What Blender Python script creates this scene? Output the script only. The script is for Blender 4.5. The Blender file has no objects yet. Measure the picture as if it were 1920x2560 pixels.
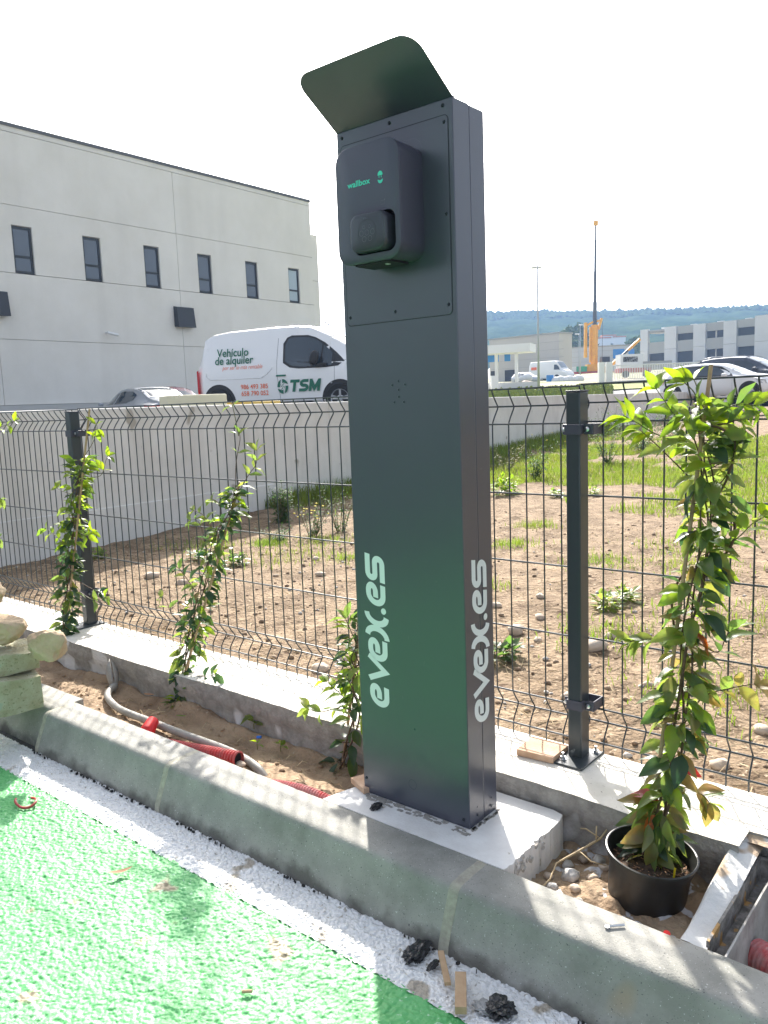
import bpy, bmesh, math, random
import numpy as np
from mathutils import Vector, Matrix, Quaternion, noise as mnoise

random.seed(7); rng = np.random.default_rng(7)
S = bpy.context.scene
COL = S.collection
rad = math.radians
PI = math.pi

# ---------------------------------------------------------------- camera
F_PX, PITCH, ROLL, YAW = 2017.206, 0.134733, -0.037602, -0.695153
CAM = np.array([1.064746, -1.564434, 1.063539])
FW = np.array([math.sin(YAW)*math.cos(PITCH), math.cos(YAW)*math.cos(PITCH), -math.sin(PITCH)])
RT0 = np.array([math.cos(YAW), -math.sin(YAW), 0.0])
UP0 = np.cross(RT0, FW)
RT = math.cos(ROLL)*RT0 + math.sin(ROLL)*UP0
UP = -math.sin(ROLL)*RT0 + math.cos(ROLL)*UP0
cam_d = bpy.data.cameras.new('camera'); cam = bpy.data.objects.new('camera', cam_d); COL.objects.link(cam)
M = Matrix(((RT[0], UP[0], -FW[0], CAM[0]), (RT[1], UP[1], -FW[1], CAM[1]), (RT[2], UP[2], -FW[2], CAM[2]), (0, 0, 0, 1)))
cam.matrix_world = M
cam_d.sensor_fit = 'VERTICAL'; cam_d.sensor_height = 32.0
cam_d.lens = F_PX/2560*32.0
cam_d.clip_start = 0.02; cam_d.clip_end = 5000
S.camera = cam

# ---------------------------------------------------------------- sky, sun, exposure
SUN_EL = rad(35.2)
SD = np.array([-0.675*math.cos(SUN_EL), 0.738*math.cos(SUN_EL), math.sin(SUN_EL)])   # direction to the sun
W = bpy.data.worlds.new('World'); S.world = W; W.use_nodes = True
nt = W.node_tree; nt.nodes.clear()
sky = nt.nodes.new('ShaderNodeTexSky'); sky.sky_type = 'NISHITA'; sky.sun_disc = False
sky.sun_elevation = SUN_EL; sky.sun_rotation = math.atan2(SD[0], SD[1]); sky.dust_density = 4.0; sky.air_density = 1.0
sky.ozone_density = 1.0
hs = nt.nodes.new('ShaderNodeHueSaturation'); hs.inputs['Saturation'].default_value = 0.42
bgn = nt.nodes.new('ShaderNodeBackground'); bgn.inputs['Strength'].default_value = 0.115
wo = nt.nodes.new('ShaderNodeOutputWorld')
nt.links.new(sky.outputs[0], hs.inputs['Color']); nt.links.new(hs.outputs[0], bgn.inputs[0]); nt.links.new(bgn.outputs[0], wo.inputs[0])
sl = bpy.data.lights.new('sun', 'SUN'); sl.energy = 4.4; sl.angle = rad(1.1); sl.color = (1.0, 0.95, 0.87)
so = bpy.data.objects.new('sun', sl); COL.objects.link(so)
so.rotation_euler = Vector(SD.tolist()).to_track_quat('Z', 'Y').to_euler()
S.view_settings.view_transform = 'Standard'; S.view_settings.look = 'None'
S.view_settings.exposure = 1.45; S.view_settings.gamma = 1.0; S.view_settings.use_curve_mapping = False
S.render.engine = 'CYCLES'
S.cycles.max_bounces = 8; S.cycles.transparent_max_bounces = 12; S.cycles.volume_bounces = 1

# ---------------------------------------------------------------- helpers
def ray(u, v): return FW + RT*(u-960)/F_PX - UP*(v-1280)/F_PX
def atY(u, v, y):
    d = ray(u, v); return CAM + d*(y-CAM[1])/d[1]
def atZ(u, v, z):
    d = ray(u, v); return CAM + d*(z-CAM[2])/d[2]
def atD(u, v, dep): return CAM + ray(u, v)*dep

def tag(o, label=None, cat=None, group=None, kind=None):
    if label: o['label'] = label
    if cat: o['category'] = cat
    if group: o['group'] = group
    if kind: o['kind'] = kind
    return o
ORG = {}
def empty(name, loc, label=None, cat=None, group=None, rz=0.0, rot=None):
    o = bpy.data.objects.new(name, None); COL.objects.link(o); o.location = tuple(float(c) for c in loc)
    o.empty_display_size = 0.05
    if rot is not None: o.rotation_euler = rot
    else: o.rotation_euler = (0, 0, rz)
    ORG[o] = (np.zeros(3) if (rz or rot is not None) else np.array(loc, float))
    return tag(o, label, cat, group)

class MB:
    """collects geometry in world (or the thing's own) coordinates"""
    def __init__(s): s.v = []; s.f = []
    def add(s, vs, fs):
        n = len(s.v); s.v += [tuple(float(c) for c in p) for p in vs]; s.f += [tuple(i+n for i in f) for f in fs]; return s
    def box(s, x0, x1, y0, y1, z0, z1):
        return s.add([(x0,y0,z0),(x1,y0,z0),(x1,y1,z0),(x0,y1,z0),(x0,y0,z1),(x1,y0,z1),(x1,y1,z1),(x0,y1,z1)],
                     [(0,3,2,1),(4,5,6,7),(0,1,5,4),(1,2,6,5),(2,3,7,6),(3,0,4,7)])
    def obox(s, c, ax, ay, az):
        c, ax, ay, az = (np.array(q, float) for q in (c, ax, ay, az))
        vs = [c+i*ax+j*ay+k*az for k in (-.5,.5) for j in (-.5,.5) for i in (-.5,.5)]
        return s.add(vs, [(0,2,3,1),(4,5,7,6),(0,1,5,4),(1,3,7,5),(3,2,6,7),(2,0,4,6)])
    def tube(s, pts, r, n=6, cap=True):
        pts = [np.array(p, float) for p in pts]; m = len(pts)
        rs = r if hasattr(r, '__len__') else [r]*m
        up = np.array([0, 0, 1.0]); vs = []; prev = None
        for i, p in enumerate(pts):
            t = pts[min(i+1, m-1)] - pts[max(i-1, 0)]; t = t/(np.linalg.norm(t)+1e-12)
            if prev is None:
                a = np.cross(t, up)
                if np.linalg.norm(a) < 1e-3: a = np.cross(t, np.array([1.0, 0, 0]))
            else: a = prev - t*(prev@t)
            a = a/(np.linalg.norm(a)+1e-12); prev = a; b = np.cross(t, a)
            for k in range(n):
                w = 2*PI*k/n; vs.append(p + rs[i]*(math.cos(w)*a + math.sin(w)*b))
        fs = [(i*n+k, i*n+(k+1) % n, (i+1)*n+(k+1) % n, (i+1)*n+k) for i in range(m-1) for k in range(n)]
        if cap: fs += [tuple(range(n))[::-1], tuple((m-1)*n+k for k in range(n))]
        return s.add(vs, fs)
    def lathe(s, prof, c=(0,0,0), n=24, axis='z'):
        vs = []
        for r, h in prof:
            for k in range(n):
                w = 2*PI*k/n; a, b = r*math.cos(w), r*math.sin(w)
                p = {'z': (a, b, h), 'y': (a, h, b), 'x': (h, a, b)}[axis]
                vs.append((c[0]+p[0], c[1]+p[1], c[2]+p[2]))
        fs = [(i*n+k, i*n+(k+1) % n, (i+1)*n+(k+1) % n, (i+1)*n+k) for i in range(len(prof)-1) for k in range(n)]
        return s.add(vs, fs)
    def prism(s, poly, fn, a, b):
        """poly in 2-D, fn(u,v,w)->xyz, extruded w from a to b"""
        n = len(poly); vs = [fn(u, v, a) for u, v in poly] + [fn(u, v, b) for u, v in poly]
        fs = [tuple(range(n))[::-1], tuple(range(n, 2*n))] + [(i, (i+1) % n, (i+1) % n+n, i+n) for i in range(n)]
        return s.add(vs, fs)
    def build(s, name, mat, parent=None, smooth=False, bevel=0, seg=2, fixn=True):
        return link(name, np.array(s.v, float), s.f, mat, parent, smooth, bevel, seg, fixn)

def link(name, vs, fs, mat, parent=None, smooth=False, bevel=0, seg=2, fixn=True):
    me = bpy.data.meshes.new(name); o = bpy.data.objects.new(name, me); COL.objects.link(o)
    off = np.zeros(3)
    if parent is not None:
        o.parent = parent; off = ORG[parent]
    ORG[o] = off
    me.from_pydata((vs-off).tolist(), [], fs)
    if fixn:
        bm = bmesh.new(); bm.from_mesh(me); bmesh.ops.recalc_face_normals(bm, faces=bm.faces); bm.to_mesh(me); bm.free()
    if mat: me.materials.append(mat)
    if smooth:
        me.polygons.foreach_set('use_smooth', [True]*len(me.polygons))
        if bevel or smooth == 'auto':
            me.set_sharp_from_angle(angle=rad(40))
    if bevel:
        m = o.modifiers.new('bevel', 'BEVEL'); m.width = bevel; m.segments = seg; m.limit_method = 'ANGLE'; m.angle_limit = rad(35)
    return o

def grid(name, xs, ys, zfn, mat, parent=None, smooth=True):
    X, Y = np.meshgrid(xs, ys); Z = zfn(X, Y)
    off = ORG[parent] if parent is not None else np.zeros(3)
    v = np.stack([X, Y, Z], -1).reshape(-1, 3) - off
    nx, ny = len(xs), len(ys)
    i = (np.arange(ny-1)[:, None]*nx + np.arange(nx-1)[None]).ravel()
    f = np.stack([i, i+1, i+nx+1, i+nx], -1)
    me = bpy.data.meshes.new(name)
    me.vertices.add(len(v)); me.vertices.foreach_set('co', v.astype(np.float32).ravel())
    me.loops.add(f.size); me.loops.foreach_set('vertex_index', f.astype(np.int32).ravel())
    me.polygons.add(len(f)); me.polygons.foreach_set('loop_start', np.arange(0, f.size, 4, dtype=np.int32))
    me.polygons.foreach_set('loop_total', np.full(len(f), 4, np.int32))
    me.update(calc_edges=True); me.validate()
    if smooth: me.polygons.foreach_set('use_smooth', [True]*len(me.polygons))
    me.materials.append(mat)
    o = bpy.data.objects.new(name, me); COL.objects.link(o)
    if parent is not None: o.parent = parent
    ORG[o] = off
    return o

_lat = rng.random((256, 256))
def vnoise(X, Y, s):
    x = X/s + 1000.37; y = Y/s + 1000.71
    xi = np.floor(x).astype(int); yi = np.floor(y).astype(int); fx = x-xi; fy = y-yi
    fx = fx*fx*(3-2*fx); fy = fy*fy*(3-2*fy)
    g = lambda a, b: _lat[a & 255, b & 255]
    return (g(xi, yi)*(1-fx)+g(xi+1, yi)*fx)*(1-fy) + (g(xi, yi+1)*(1-fx)+g(xi+1, yi+1)*fx)*fy - 0.5
def fbm(X, Y, s, o=4, p=0.5):
    t = 0; a = 1
    for k in range(o): t = t + a*vnoise(X+17.3*k, Y-9.1*k, s/2**k); a *= p
    return t
def worley(X, Y, s, seed=0):
    x = X/s + 500; y = Y/s + 500; xi = np.floor(x).astype(int); yi = np.floor(y).astype(int)
    best = np.full(X.shape, 9.0); bid = np.zeros(X.shape)
    for dx in (-1, 0, 1):
        for dy in (-1, 0, 1):
            a, b = xi+dx, yi+dy
            jx = _lat[(a+seed) & 255, (b*7+3) & 255]; jy = _lat[(a*5+11) & 255, (b+seed*3) & 255]
            d = np.hypot(a+jx-x, b+jy-y); m = d < best; best = np.where(m, d, best)
            bid = np.where(m, _lat[(a*3+1) & 255, (b*3+seed) & 255], bid)
    return best, bid

# ---------------------------------------------------------------- materials
def mat(name, col, rough=0.6, metal=0.0, col2=None, nscale=8, bump=0.0, bscale=60, spec=0.5, detail=5, coat=0.0, lo=0.35, hi=0.65, speck=None, extra=None):
    m = bpy.data.materials.new(name); m.use_nodes = True; n = m.node_tree.nodes; l = m.node_tree.links
    b = n['Principled BSDF']; b.inputs['Base Color'].default_value = (*col, 1); b.inputs['Roughness'].default_value = rough
    b.inputs['Metallic'].default_value = metal; b.inputs['Specular IOR Level'].default_value = spec
    if coat: b.inputs['Coat Weight'].default_value = coat; b.inputs['Coat Roughness'].default_value = 0.05
    tc = n.new('ShaderNodeTexCoord'); out = None
    if col2 is not None:
        no = n.new('ShaderNodeTexNoise'); no.inputs['Scale'].default_value = nscale; no.inputs['Detail'].default_value = detail; no.inputs['Roughness'].default_value = 0.62
        l.new(tc.outputs['Object'], no.inputs['Vector'])
        r = n.new('ShaderNodeValToRGB'); r.color_ramp.elements[0].position = lo; r.color_ramp.elements[1].position = hi
        r.color_ramp.elements[0].color = (*col, 1); r.color_ramp.elements[1].color = (*col2, 1)
        l.new(no.outputs['Fac'], r.inputs[0]); out = r.outputs[0]
    if speck is not None:   # (scale, threshold, colour)
        for (sc, th, sc_col) in (speck if isinstance(speck, list) else [speck]):
            n2 = n.new('ShaderNodeTexNoise'); n2.inputs['Scale'].default_value = sc; n2.inputs['Detail'].default_value = 2.0
            l.new(tc.outputs['Object'], n2.inputs['Vector'])
            r2 = n.new('ShaderNodeMapRange'); r2.inputs['From Min'].default_value = th; r2.inputs['From Max'].default_value = th+0.04
            l.new(n2.outputs['Fac'], r2.inputs['Value'])
            mx = n.new('ShaderNodeMix'); mx.data_type = 'RGBA'; l.new(r2.outputs[0], mx.inputs['Factor'])
            if out is not None: l.new(out, mx.inputs['A'])
            else: mx.inputs['A'].default_value = (*col, 1)
            mx.inputs['B'].default_value = (*sc_col, 1); out = mx.outputs['Result']
    if out is not None: l.new(out, b.inputs['Base Color'])
    if bump:
        nb = n.new('ShaderNodeTexNoise'); nb.inputs['Scale'].default_value = bscale; nb.inputs['Detail'].default_value = 6
        l.new(tc.outputs['Object'], nb.inputs['Vector'])
        bu = n.new('ShaderNodeBump'); bu.inputs['Strength'].default_value = 1.0; bu.inputs['Distance'].default_value = bump
        l.new(nb.outputs['Fac'], bu.inputs['Height']); l.new(bu.outputs[0], b.inputs['Normal'])
    if extra: extra(m, n, l, b, tc, out)
    return m

def leafmat(name, cols, trans=0.47, rough=0.42, back=None):
    m = bpy.data.materials.new(name); m.use_nodes = True; n = m.node_tree.nodes; l = m.node_tree.links
    b = n['Principled BSDF']; b.inputs['Roughness'].default_value = rough
    oi = n.new('ShaderNodeObjectInfo'); r = n.new('ShaderNodeValToRGB'); r.color_ramp.interpolation = 'LINEAR'
    while len(r.color_ramp.elements) < len(cols): r.color_ramp.elements.new(0.5)
    for i, c in enumerate(cols):
        r.color_ramp.elements[i].position = i/max(1, len(cols)-1); r.color_ramp.elements[i].color = (*c, 1)
    l.new(oi.outputs['Random'], r.inputs[0])
    tc = n.new('ShaderNodeTexCoord'); no = n.new('ShaderNodeTexNoise'); no.inputs['Scale'].default_value = 3.0
    l.new(tc.outputs['Object'], no.inputs['Vector'])
    mx = n.new('ShaderNodeMix'); mx.data_type = 'RGBA'; mx.blend_type = 'MULTIPLY'; mx.inputs['Factor'].default_value = 0.35
    l.new(r.outputs[0], mx.inputs['A']); l.new(no.outputs['Color'], mx.inputs['B'])
    l.new(mx.outputs['Result'], b.inputs['Base Color'])
    tr = n.new('ShaderNodeBsdfTranslucent'); hsv = n.new('ShaderNodeHueSaturation'); hsv.inputs['Value'].default_value = 4.2; hsv.inputs['Saturation'].default_value = 1.15
    hsv.inputs['Hue'].default_value = 0.485
    l.new(mx.outputs['Result'], hsv.inputs['Color']); l.new(hsv.outputs[0], tr.inputs['Color'])
    ms = n.new('ShaderNodeMixShader'); ms.inputs[0].default_value = trans
    l.new(b.outputs[0], ms.inputs[1]); l.new(tr.outputs[0], ms.inputs[2]); l.new(ms.outputs[0], n['Material Output'].inputs['Surface'])
    return m

def paint_extra(worn_col, worn_th, cell, bumpd):
    def f(m, n, l, b, tc, out):
        vo = n.new('ShaderNodeTexVoronoi'); vo.inputs['Scale'].default_value = cell; l.new(tc.outputs['Object'], vo.inputs['Vector'])
        bu = n.new('ShaderNodeBump'); bu.invert = True; bu.inputs['Distance'].default_value = bumpd
        l.new(vo.outputs['Distance'], bu.inputs['Height']); l.new(bu.outputs[0], b.inputs['Normal'])
    return f

def streaks(col, th=.55, sc=1.0, amt=.5):
    def f(m, n, l, b, tc, out):
        mp = n.new('ShaderNodeMapping'); mp.inputs['Scale'].default_value = (2.2*sc, 2.2*sc, .16*sc); l.new(tc.outputs['Object'], mp.inputs['Vector'])
        no = n.new('ShaderNodeTexNoise'); no.inputs['Scale'].default_value = 1.0; no.inputs['Detail'].default_value = 7; l.new(mp.outputs[0], no.inputs['Vector'])
        mr = n.new('ShaderNodeMapRange'); mr.inputs['From Min'].default_value = th-.08; mr.inputs['From Max'].default_value = th+.2; mr.inputs['To Max'].default_value = amt; l.new(no.outputs['Fac'], mr.inputs['Value'])
        mx = n.new('ShaderNodeMix'); mx.data_type = 'RGBA'; l.new(mr.outputs[0], mx.inputs['Factor']); l.new(out, mx.inputs['A']); mx.inputs['B'].default_value = (*col, 1); l.new(mx.outputs['Result'], b.inputs['Base Color'])
    return f
def foot_dirt(m, n, l, b, tc, out):     # tar and mud splashed on the foot of the kerb
    sx_ = n.new('ShaderNodeSeparateXYZ'); l.new(tc.outputs['Object'], sx_.inputs[0])
    no = n.new('ShaderNodeTexNoise'); no.inputs['Scale'].default_value = 13; no.inputs['Detail'].default_value = 7; l.new(tc.outputs['Object'], no.inputs['Vector'])
    a = n.new('ShaderNodeMapRange'); a.inputs['From Min'].default_value = .012; a.inputs['From Max'].default_value = .085; a.inputs['To Min'].default_value = .30; a.inputs['To Max'].default_value = -.25; l.new(sx_.outputs['Z'], a.inputs['Value'])
    ad = n.new('ShaderNodeMath'); ad.operation = 'ADD'; l.new(no.outputs['Fac'], ad.inputs[0]); l.new(a.outputs[0], ad.inputs[1])
    mr = n.new('ShaderNodeMapRange'); mr.inputs['From Min'].default_value = .60; mr.inputs['From Max'].default_value = .82; mr.inputs['To Max'].default_value = .75; l.new(ad.outputs[0], mr.inputs['Value'])
    mx = n.new('ShaderNodeMix'); mx.data_type = 'RGBA'; l.new(mr.outputs[0], mx.inputs['Factor']); l.new(out, mx.inputs['A']); mx.inputs['B'].default_value = (.075, .068, .058, 1); l.new(mx.outputs['Result'], b.inputs['Base Color'])
M_ = {}
M_['green_paint'] = mat('green_paint', (0.060, 0.37, 0.090), 0.58, col2=(0.10, 0.43, 0.135), nscale=9, spec=0.8, detail=7, speck=[(7.0, 0.68, (0.26, 0.22, 0.13)), (80, 0.65, (0.32, 0.56, 0.36)), (2.6, 0.66, (0.10, 0.38, 0.13))], extra=paint_extra(0, 0, 120, 0.0016))
M_['white_paint'] = mat('white_road_paint', (0.74, 0.74, 0.73), 0.5, col2=(0.82, 0.82, 0.81), nscale=20, speck=[(9.0, 0.64, (0.42, 0.37, 0.30)), (70, 0.66, (0.42, 0.39, 0.34))], extra=paint_extra(0, 0, 150, 0.003))
M_['asphalt'] = mat('asphalt', (0.06, 0.06, 0.062), 0.85, col2=(0.10, 0.10, 0.10), nscale=40, bump=0.003, bscale=220)
M_['bay_edge'] = mat('tar_gap', (0.02, 0.02, 0.02), 0.8)
M_['kerb'] = mat('kerb_concrete', (0.23, 0.23, 0.205), 0.8, col2=(0.34, 0.33, 0.30), nscale=9, bump=0.0012, bscale=260, speck=[(330, 0.68, (0.07, 0.07, 0.07)), (240, 0.69, (0.55, 0.55, 0.52)), (3.1, 0.745, (0.33, 0.26, 0.18)), (7, 0.74, (0.13, 0.13, 0.125)), (150, 0.70, (0.10, 0.10, 0.10))], extra=foot_dirt)
M_['mortar'] = mat('joint_mortar', (0.42, 0.40, 0.32), 0.9, col2=(0.31, 0.29, 0.24), nscale=60, bump=0.002, bscale=300)
M_['pad'] = mat('fresh_white_concrete', (0.66, 0.64, 0.62), 0.85, col2=(0.76, 0.75, 0.73), nscale=14, bump=0.0012, bscale=150, speck=[(26, 0.70, (0.42, 0.38, 0.33))])
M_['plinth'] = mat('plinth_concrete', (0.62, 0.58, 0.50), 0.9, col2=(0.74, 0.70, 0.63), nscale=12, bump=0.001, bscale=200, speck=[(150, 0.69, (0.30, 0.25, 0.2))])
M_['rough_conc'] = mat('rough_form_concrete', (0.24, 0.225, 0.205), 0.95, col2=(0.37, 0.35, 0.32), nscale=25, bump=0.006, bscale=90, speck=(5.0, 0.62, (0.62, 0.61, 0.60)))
M_['wall'] = mat('retaining_wall_concrete', (0.60, 0.58, 0.54), 0.9, col2=(0.68, 0.66, 0.62), nscale=2.5, bump=0.001, bscale=80, speck=[(38, 0.735, (0.22, 0.2, 0.17)), (3.3, 0.70, (0.34, 0.31, 0.26))], extra=streaks((.42, .39, .35), .58, 2.2, .4))
M_['soil'] = mat('dry_sandy_soil', (0.145, 0.100, 0.062), 0.97, col2=(0.325, 0.24, 0.158), nscale=5, detail=10, bump=0.022, bscale=42, speck=[(60, 0.64, (0.40, 0.31, 0.22)), (33, 0.64, (0.10, 0.062, 0.038)), (9, 0.66, (0.12, 0.078, 0.048))], spec=.2)
M_['bed'] = mat('garden_bed_soil', (0.23, 0.15, 0.09), 0.95, col2=(0.42, 0.30, 0.19), nscale=7, detail=9, bump=0.009, bscale=80, speck=[(60, 0.70, (0.5, 0.4, 0.29))])
M_['soil_white'] = mat('rubble_dusted_soil', (0.26, 0.17, 0.10), 0.95, col2=(0.40, 0.30, 0.20), nscale=10, detail=9, bump=0.008, bscale=90, speck=[(22, 0.60, (0.62, 0.61, 0.62))])
def satin(m, n, l, b, tc, out):
    no = n.new('ShaderNodeTexNoise'); no.inputs['Scale'].default_value = 6; no.inputs['Detail'].default_value = 6; l.new(tc.outputs['Object'], no.inputs['Vector'])
    mr = n.new('ShaderNodeMapRange'); mr.inputs['To Min'].default_value = b.inputs['Roughness'].default_value-0.01; mr.inputs['To Max'].default_value = b.inputs['Roughness'].default_value+0.04
    l.new(no.outputs['Fac'], mr.inputs['Value']); l.new(mr.outputs[0], b.inputs['Roughness'])
M_['anthracite'] = mat('anthracite_powder_coat', (0.056, 0.059, 0.082), 0.27, col2=(0.060, 0.063, 0.086), nscale=3.5, spec=0.8, speck=(60, 0.76, (0.10, 0.105, 0.12)), bump=0.00012, bscale=900, extra=satin)
M_['anth_groove'] = mat('anthracite_groove', (0.022, 0.025, 0.033), 0.6)
M_['blackplastic'] = mat('charger_black_plastic', (0.058, 0.058, 0.084), 0.38, bump=0.00015, bscale=1500)
M_['blackdeep'] = mat('socket_black_plastic', (0.012, 0.012, 0.016), 0.5)
M_['socket'] = mat('socket_flap_plastic', (0.040, 0.042, 0.055), 0.22)
M_['ring'] = mat('grey_print', (0.13, 0.13, 0.16), 0.5)
M_['teal'] = mat('teal_print', (0.06, 0.62, 0.46), 0.45)
M_['vinyl'] = mat('white_vinyl', (0.72, 0.75, 0.76), 0.4)
M_['fence'] = mat('fence_coating', (0.030, 0.040, 0.047), 0.3, spec=0.6)
M_['zinc'] = mat('zinc_bolt', (0.55, 0.56, 0.58), 0.3, metal=1.0)
M_['screw'] = mat('dark_screw', (0.04, 0.045, 0.055), 0.3, metal=0.6)
M_['cane'] = mat('bamboo_cane', (0.46, 0.31, 0.17), 0.6, col2=(0.33, 0.21, 0.12), nscale=30)
M_['stem'] = mat('vine_stem', (0.085, 0.05, 0.03), 0.8, col2=(0.14, 0.085, 0.05), nscale=60)
M_['shoot'] = mat('green_shoot', (0.14, 0.13, 0.05), 0.6)
M_['leaf'] = leafmat('leaf_green', [(0.045, 0.085, 0.026), (0.08, 0.125, 0.035), (0.115, 0.16, 0.045), (0.14, 0.185, 0.05), (0.06, 0.105, 0.032)])
M_['leaf_dark'] = leafmat('leaf_dark', [(0.018, 0.045, 0.020), (0.028, 0.06, 0.024), (0.04, 0.08, 0.03)], trans=0.3)
M_['leaf_new'] = leafmat('leaf_young', [(0.10, 0.17, 0.03), (0.13, 0.195, 0.03), (0.085, 0.15, 0.03)], trans=0.45)
M_['leaf_old'] = leafmat('leaf_turning', [(0.13, 0.15, 0.04), (0.18, 0.14, 0.05), (0.11, 0.15, 0.045), (0.20, 0.15, 0.07)], trans=0.35)
M_['leaf_red'] = leafmat('leaf_red', [(0.3, 0.05, 0.03), (0.32, 0.14, 0.02)], trans=0.3)
M_['grass'] = leafmat('grass_blades', [(0.085, 0.125, 0.03), (0.10, 0.14, 0.03)], trans=0.35, rough=0.6)
M_['weed'] = leafmat('weed_leaf', [(0.045, 0.09, 0.03), (0.06, 0.11, 0.035)], trans=0.3, rough=0.65)
M_['weed_dry'] = leafmat('weed_dry_leaf', [(0.13, 0.13, 0.06), (0.10, 0.11, 0.05)], trans=0.25, rough=0.7)
M_['dead'] = mat('dead_leaf', (0.36, 0.2, 0.11), 0.8, col2=(0.28, 0.15, 0.08), nscale=30)
M_['straw'] = mat('dry_straw', (0.48, 0.37, 0.22), 0.8)
M_['pot'] = mat('black_pot', (0.014, 0.014, 0.014), 0.42, col2=(0.022, 0.022, 0.022), nscale=20, speck=(14, 0.71, (0.30, 0.29, 0.28)))
M_['compost'] = mat('potting_compost', (0.028, 0.018, 0.012), 0.95, col2=(0.10, 0.06, 0.035), nscale=90, bump=0.006, bscale=120, speck=[(120, 0.68, (0.35, 0.25, 0.15)), (60, 0.71, (0.12, 0.16, 0.03))])
M_['sandstone'] = mat('sandstone', (0.42, 0.30, 0.185), 0.95, col2=(0.56, 0.44, 0.30), nscale=7, detail=8, bump=0.008, bscale=45)
M_['lichen_conc'] = mat('lichen_concrete', (0.30, 0.28, 0.17), 0.95, col2=(0.43, 0.42, 0.30), nscale=16, detail=9, bump=0.004, bscale=120, speck=[(120, 0.62, (0.22, 0.22, 0.12)), (14, 0.66, (0.36, 0.40, 0.30))])
M_['pvc'] = mat('grey_pipe', (0.24, 0.23, 0.205), 0.6, col2=(0.34, 0.32, 0.285), nscale=25, speck=(40, 0.68, (0.45, 0.36, 0.25)))
M_['red'] = mat('red_corrugated_conduit', (0.50, 0.035, 0.035), 0.4, col2=(0.40, 0.09, 0.08), nscale=30)
M_['redcap'] = mat('red_plastic', (0.75, 0.02, 0.02), 0.3)
M_['pinkold'] = mat('dusty_red_conduit', (0.5, 0.25, 0.24), 0.8, col2=(0.55, 0.1, 0.1), nscale=40)
M_['wood'] = mat('rough_wood', (0.44, 0.27, 0.165), 0.85, col2=(0.56, 0.38, 0.26), nscale=14, bump=0.0012, bscale=90)
M_['mdf'] = mat('wood_offcut', (0.52, 0.36, 0.22), 0.8, col2=(0.44, 0.29, 0.17), nscale=50, bump=0.0005, bscale=300)
M_['blackbag'] = mat('black_plastic_film', (0.016, 0.017, 0.02), 0.32)
M_['clearfilm'] = mat('dirty_clear_tape', (0.3, 0.3, 0.3), 0.2)
M_['bluebit'] = mat('blue_plastic', (0.02, 0.15, 0.6), 0.4)
M_['yellowbit'] = mat('yellow_plastic', (0.8, 0.6, 0.02), 0.4)
M_['stone'] = mat('field_stone', (0.42, 0.33, 0.25), 0.9, col2=(0.55, 0.46, 0.37), nscale=20, bump=0.003, bscale=90)
M_['clod'] = mat('soil_clod', (0.20, 0.135, 0.085), 0.95, col2=(0.36, 0.27, 0.19), nscale=9)
M_['stone_w'] = mat('pale_rubble', (0.55, 0.54, 0.53), 0.95, col2=(0.42, 0.38, 0.33), nscale=30, bump=0.004, bscale=100)
M_['steel'] = mat('dirty_frame_steel', (0.10, 0.09, 0.08), 0.7, col2=(0.30, 0.28, 0.26), nscale=40, bump=0.002, bscale=150, speck=[(30, 0.60, (0.42, 0.24, 0.08))])
M_['chamber'] = mat('cast_concrete', (0.30, 0.28, 0.26), 0.9, col2=(0.46, 0.45, 0.43), nscale=13, bump=0.003, bscale=80)
M_['mortar_white'] = mat('splashed_mortar', (0.62, 0.61, 0.59), 0.9, col2=(0.72, 0.71, 0.69), nscale=9, bump=0.004, bscale=70, speck=[(9, 0.60, (0.46, 0.35, 0.25))])
# background
M_['facade'] = mat('precast_panel', (0.71, 0.68, 0.615), 0.9, col2=(0.77, 0.74, 0.68), nscale=0.55, detail=8, bump=0.002, bscale=20, extra=streaks((.56, .53, .48), .60, .5, .25))
M_['joint'] = mat('panel_joint', (0.50, 0.49, 0.46), 0.9)
M_['coping'] = mat('dark_coping', (0.10, 0.10, 0.10), 0.5)
M_['winframe'] = mat('window_frame_dark', (0.022, 0.025, 0.03), 0.4)
def glass(name, col, rough=0.06):
    m = mat(name, col, rough, spec=0.9); return m
M_['glass'] = glass('window_glass', (0.08, 0.095, 0.12))
M_['glass_pale'] = glass('window_glass_pale', (0.35, 0.42, 0.45))
M_['louvre'] = mat('louvre_metal', (0.032, 0.035, 0.042), 0.5)
M_['white_car'] = mat('white_car_paint', (0.80, 0.80, 0.80), 0.3, coat=0.6)
M_['silver_car'] = mat('silver_car_paint', (0.36, 0.38, 0.42), 0.3, metal=0.5, coat=0.6)
M_['dark_car'] = mat('dark_blue_car_paint', (0.05, 0.06, 0.085), 0.25, coat=0.8)
M_['red_car'] = mat('dark_red_car_paint', (0.22, 0.02, 0.02), 0.25, coat=0.8)
M_['carglass'] = mat('car_glass', (0.035, 0.05, 0.065), 0.05, spec=0.8)
M_['windscreen'] = mat('windscreen_glass', (0.12, 0.16, 0.2), 0.05, spec=0.9)
M_['trim'] = mat('black_trim', (0.02, 0.02, 0.022), 0.55)
M_['tyre'] = mat('tyre', (0.02, 0.02, 0.02), 0.8)
M_['rim'] = mat('alloy_rim', (0.35, 0.36, 0.38), 0.35, metal=0.6)
M_['seam'] = mat('panel_seam', (0.30, 0.30, 0.31), 0.6)
M_['seam_faint'] = mat('panel_seam_faint', (0.62, 0.62, 0.64), 0.5)
M_['tail'] = mat('tail_lamp', (0.45, 0.02, 0.03), 0.2)
M_['lampglass'] = mat('head_lamp', (0.5, 0.52, 0.55), 0.1)
M_['tsm_green'] = mat('green_lettering', (0.005, 0.13, 0.075), 0.4)
M_['tsm_orange'] = mat('orange_lettering', (0.80, 0.16, 0.06), 0.4)
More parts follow.
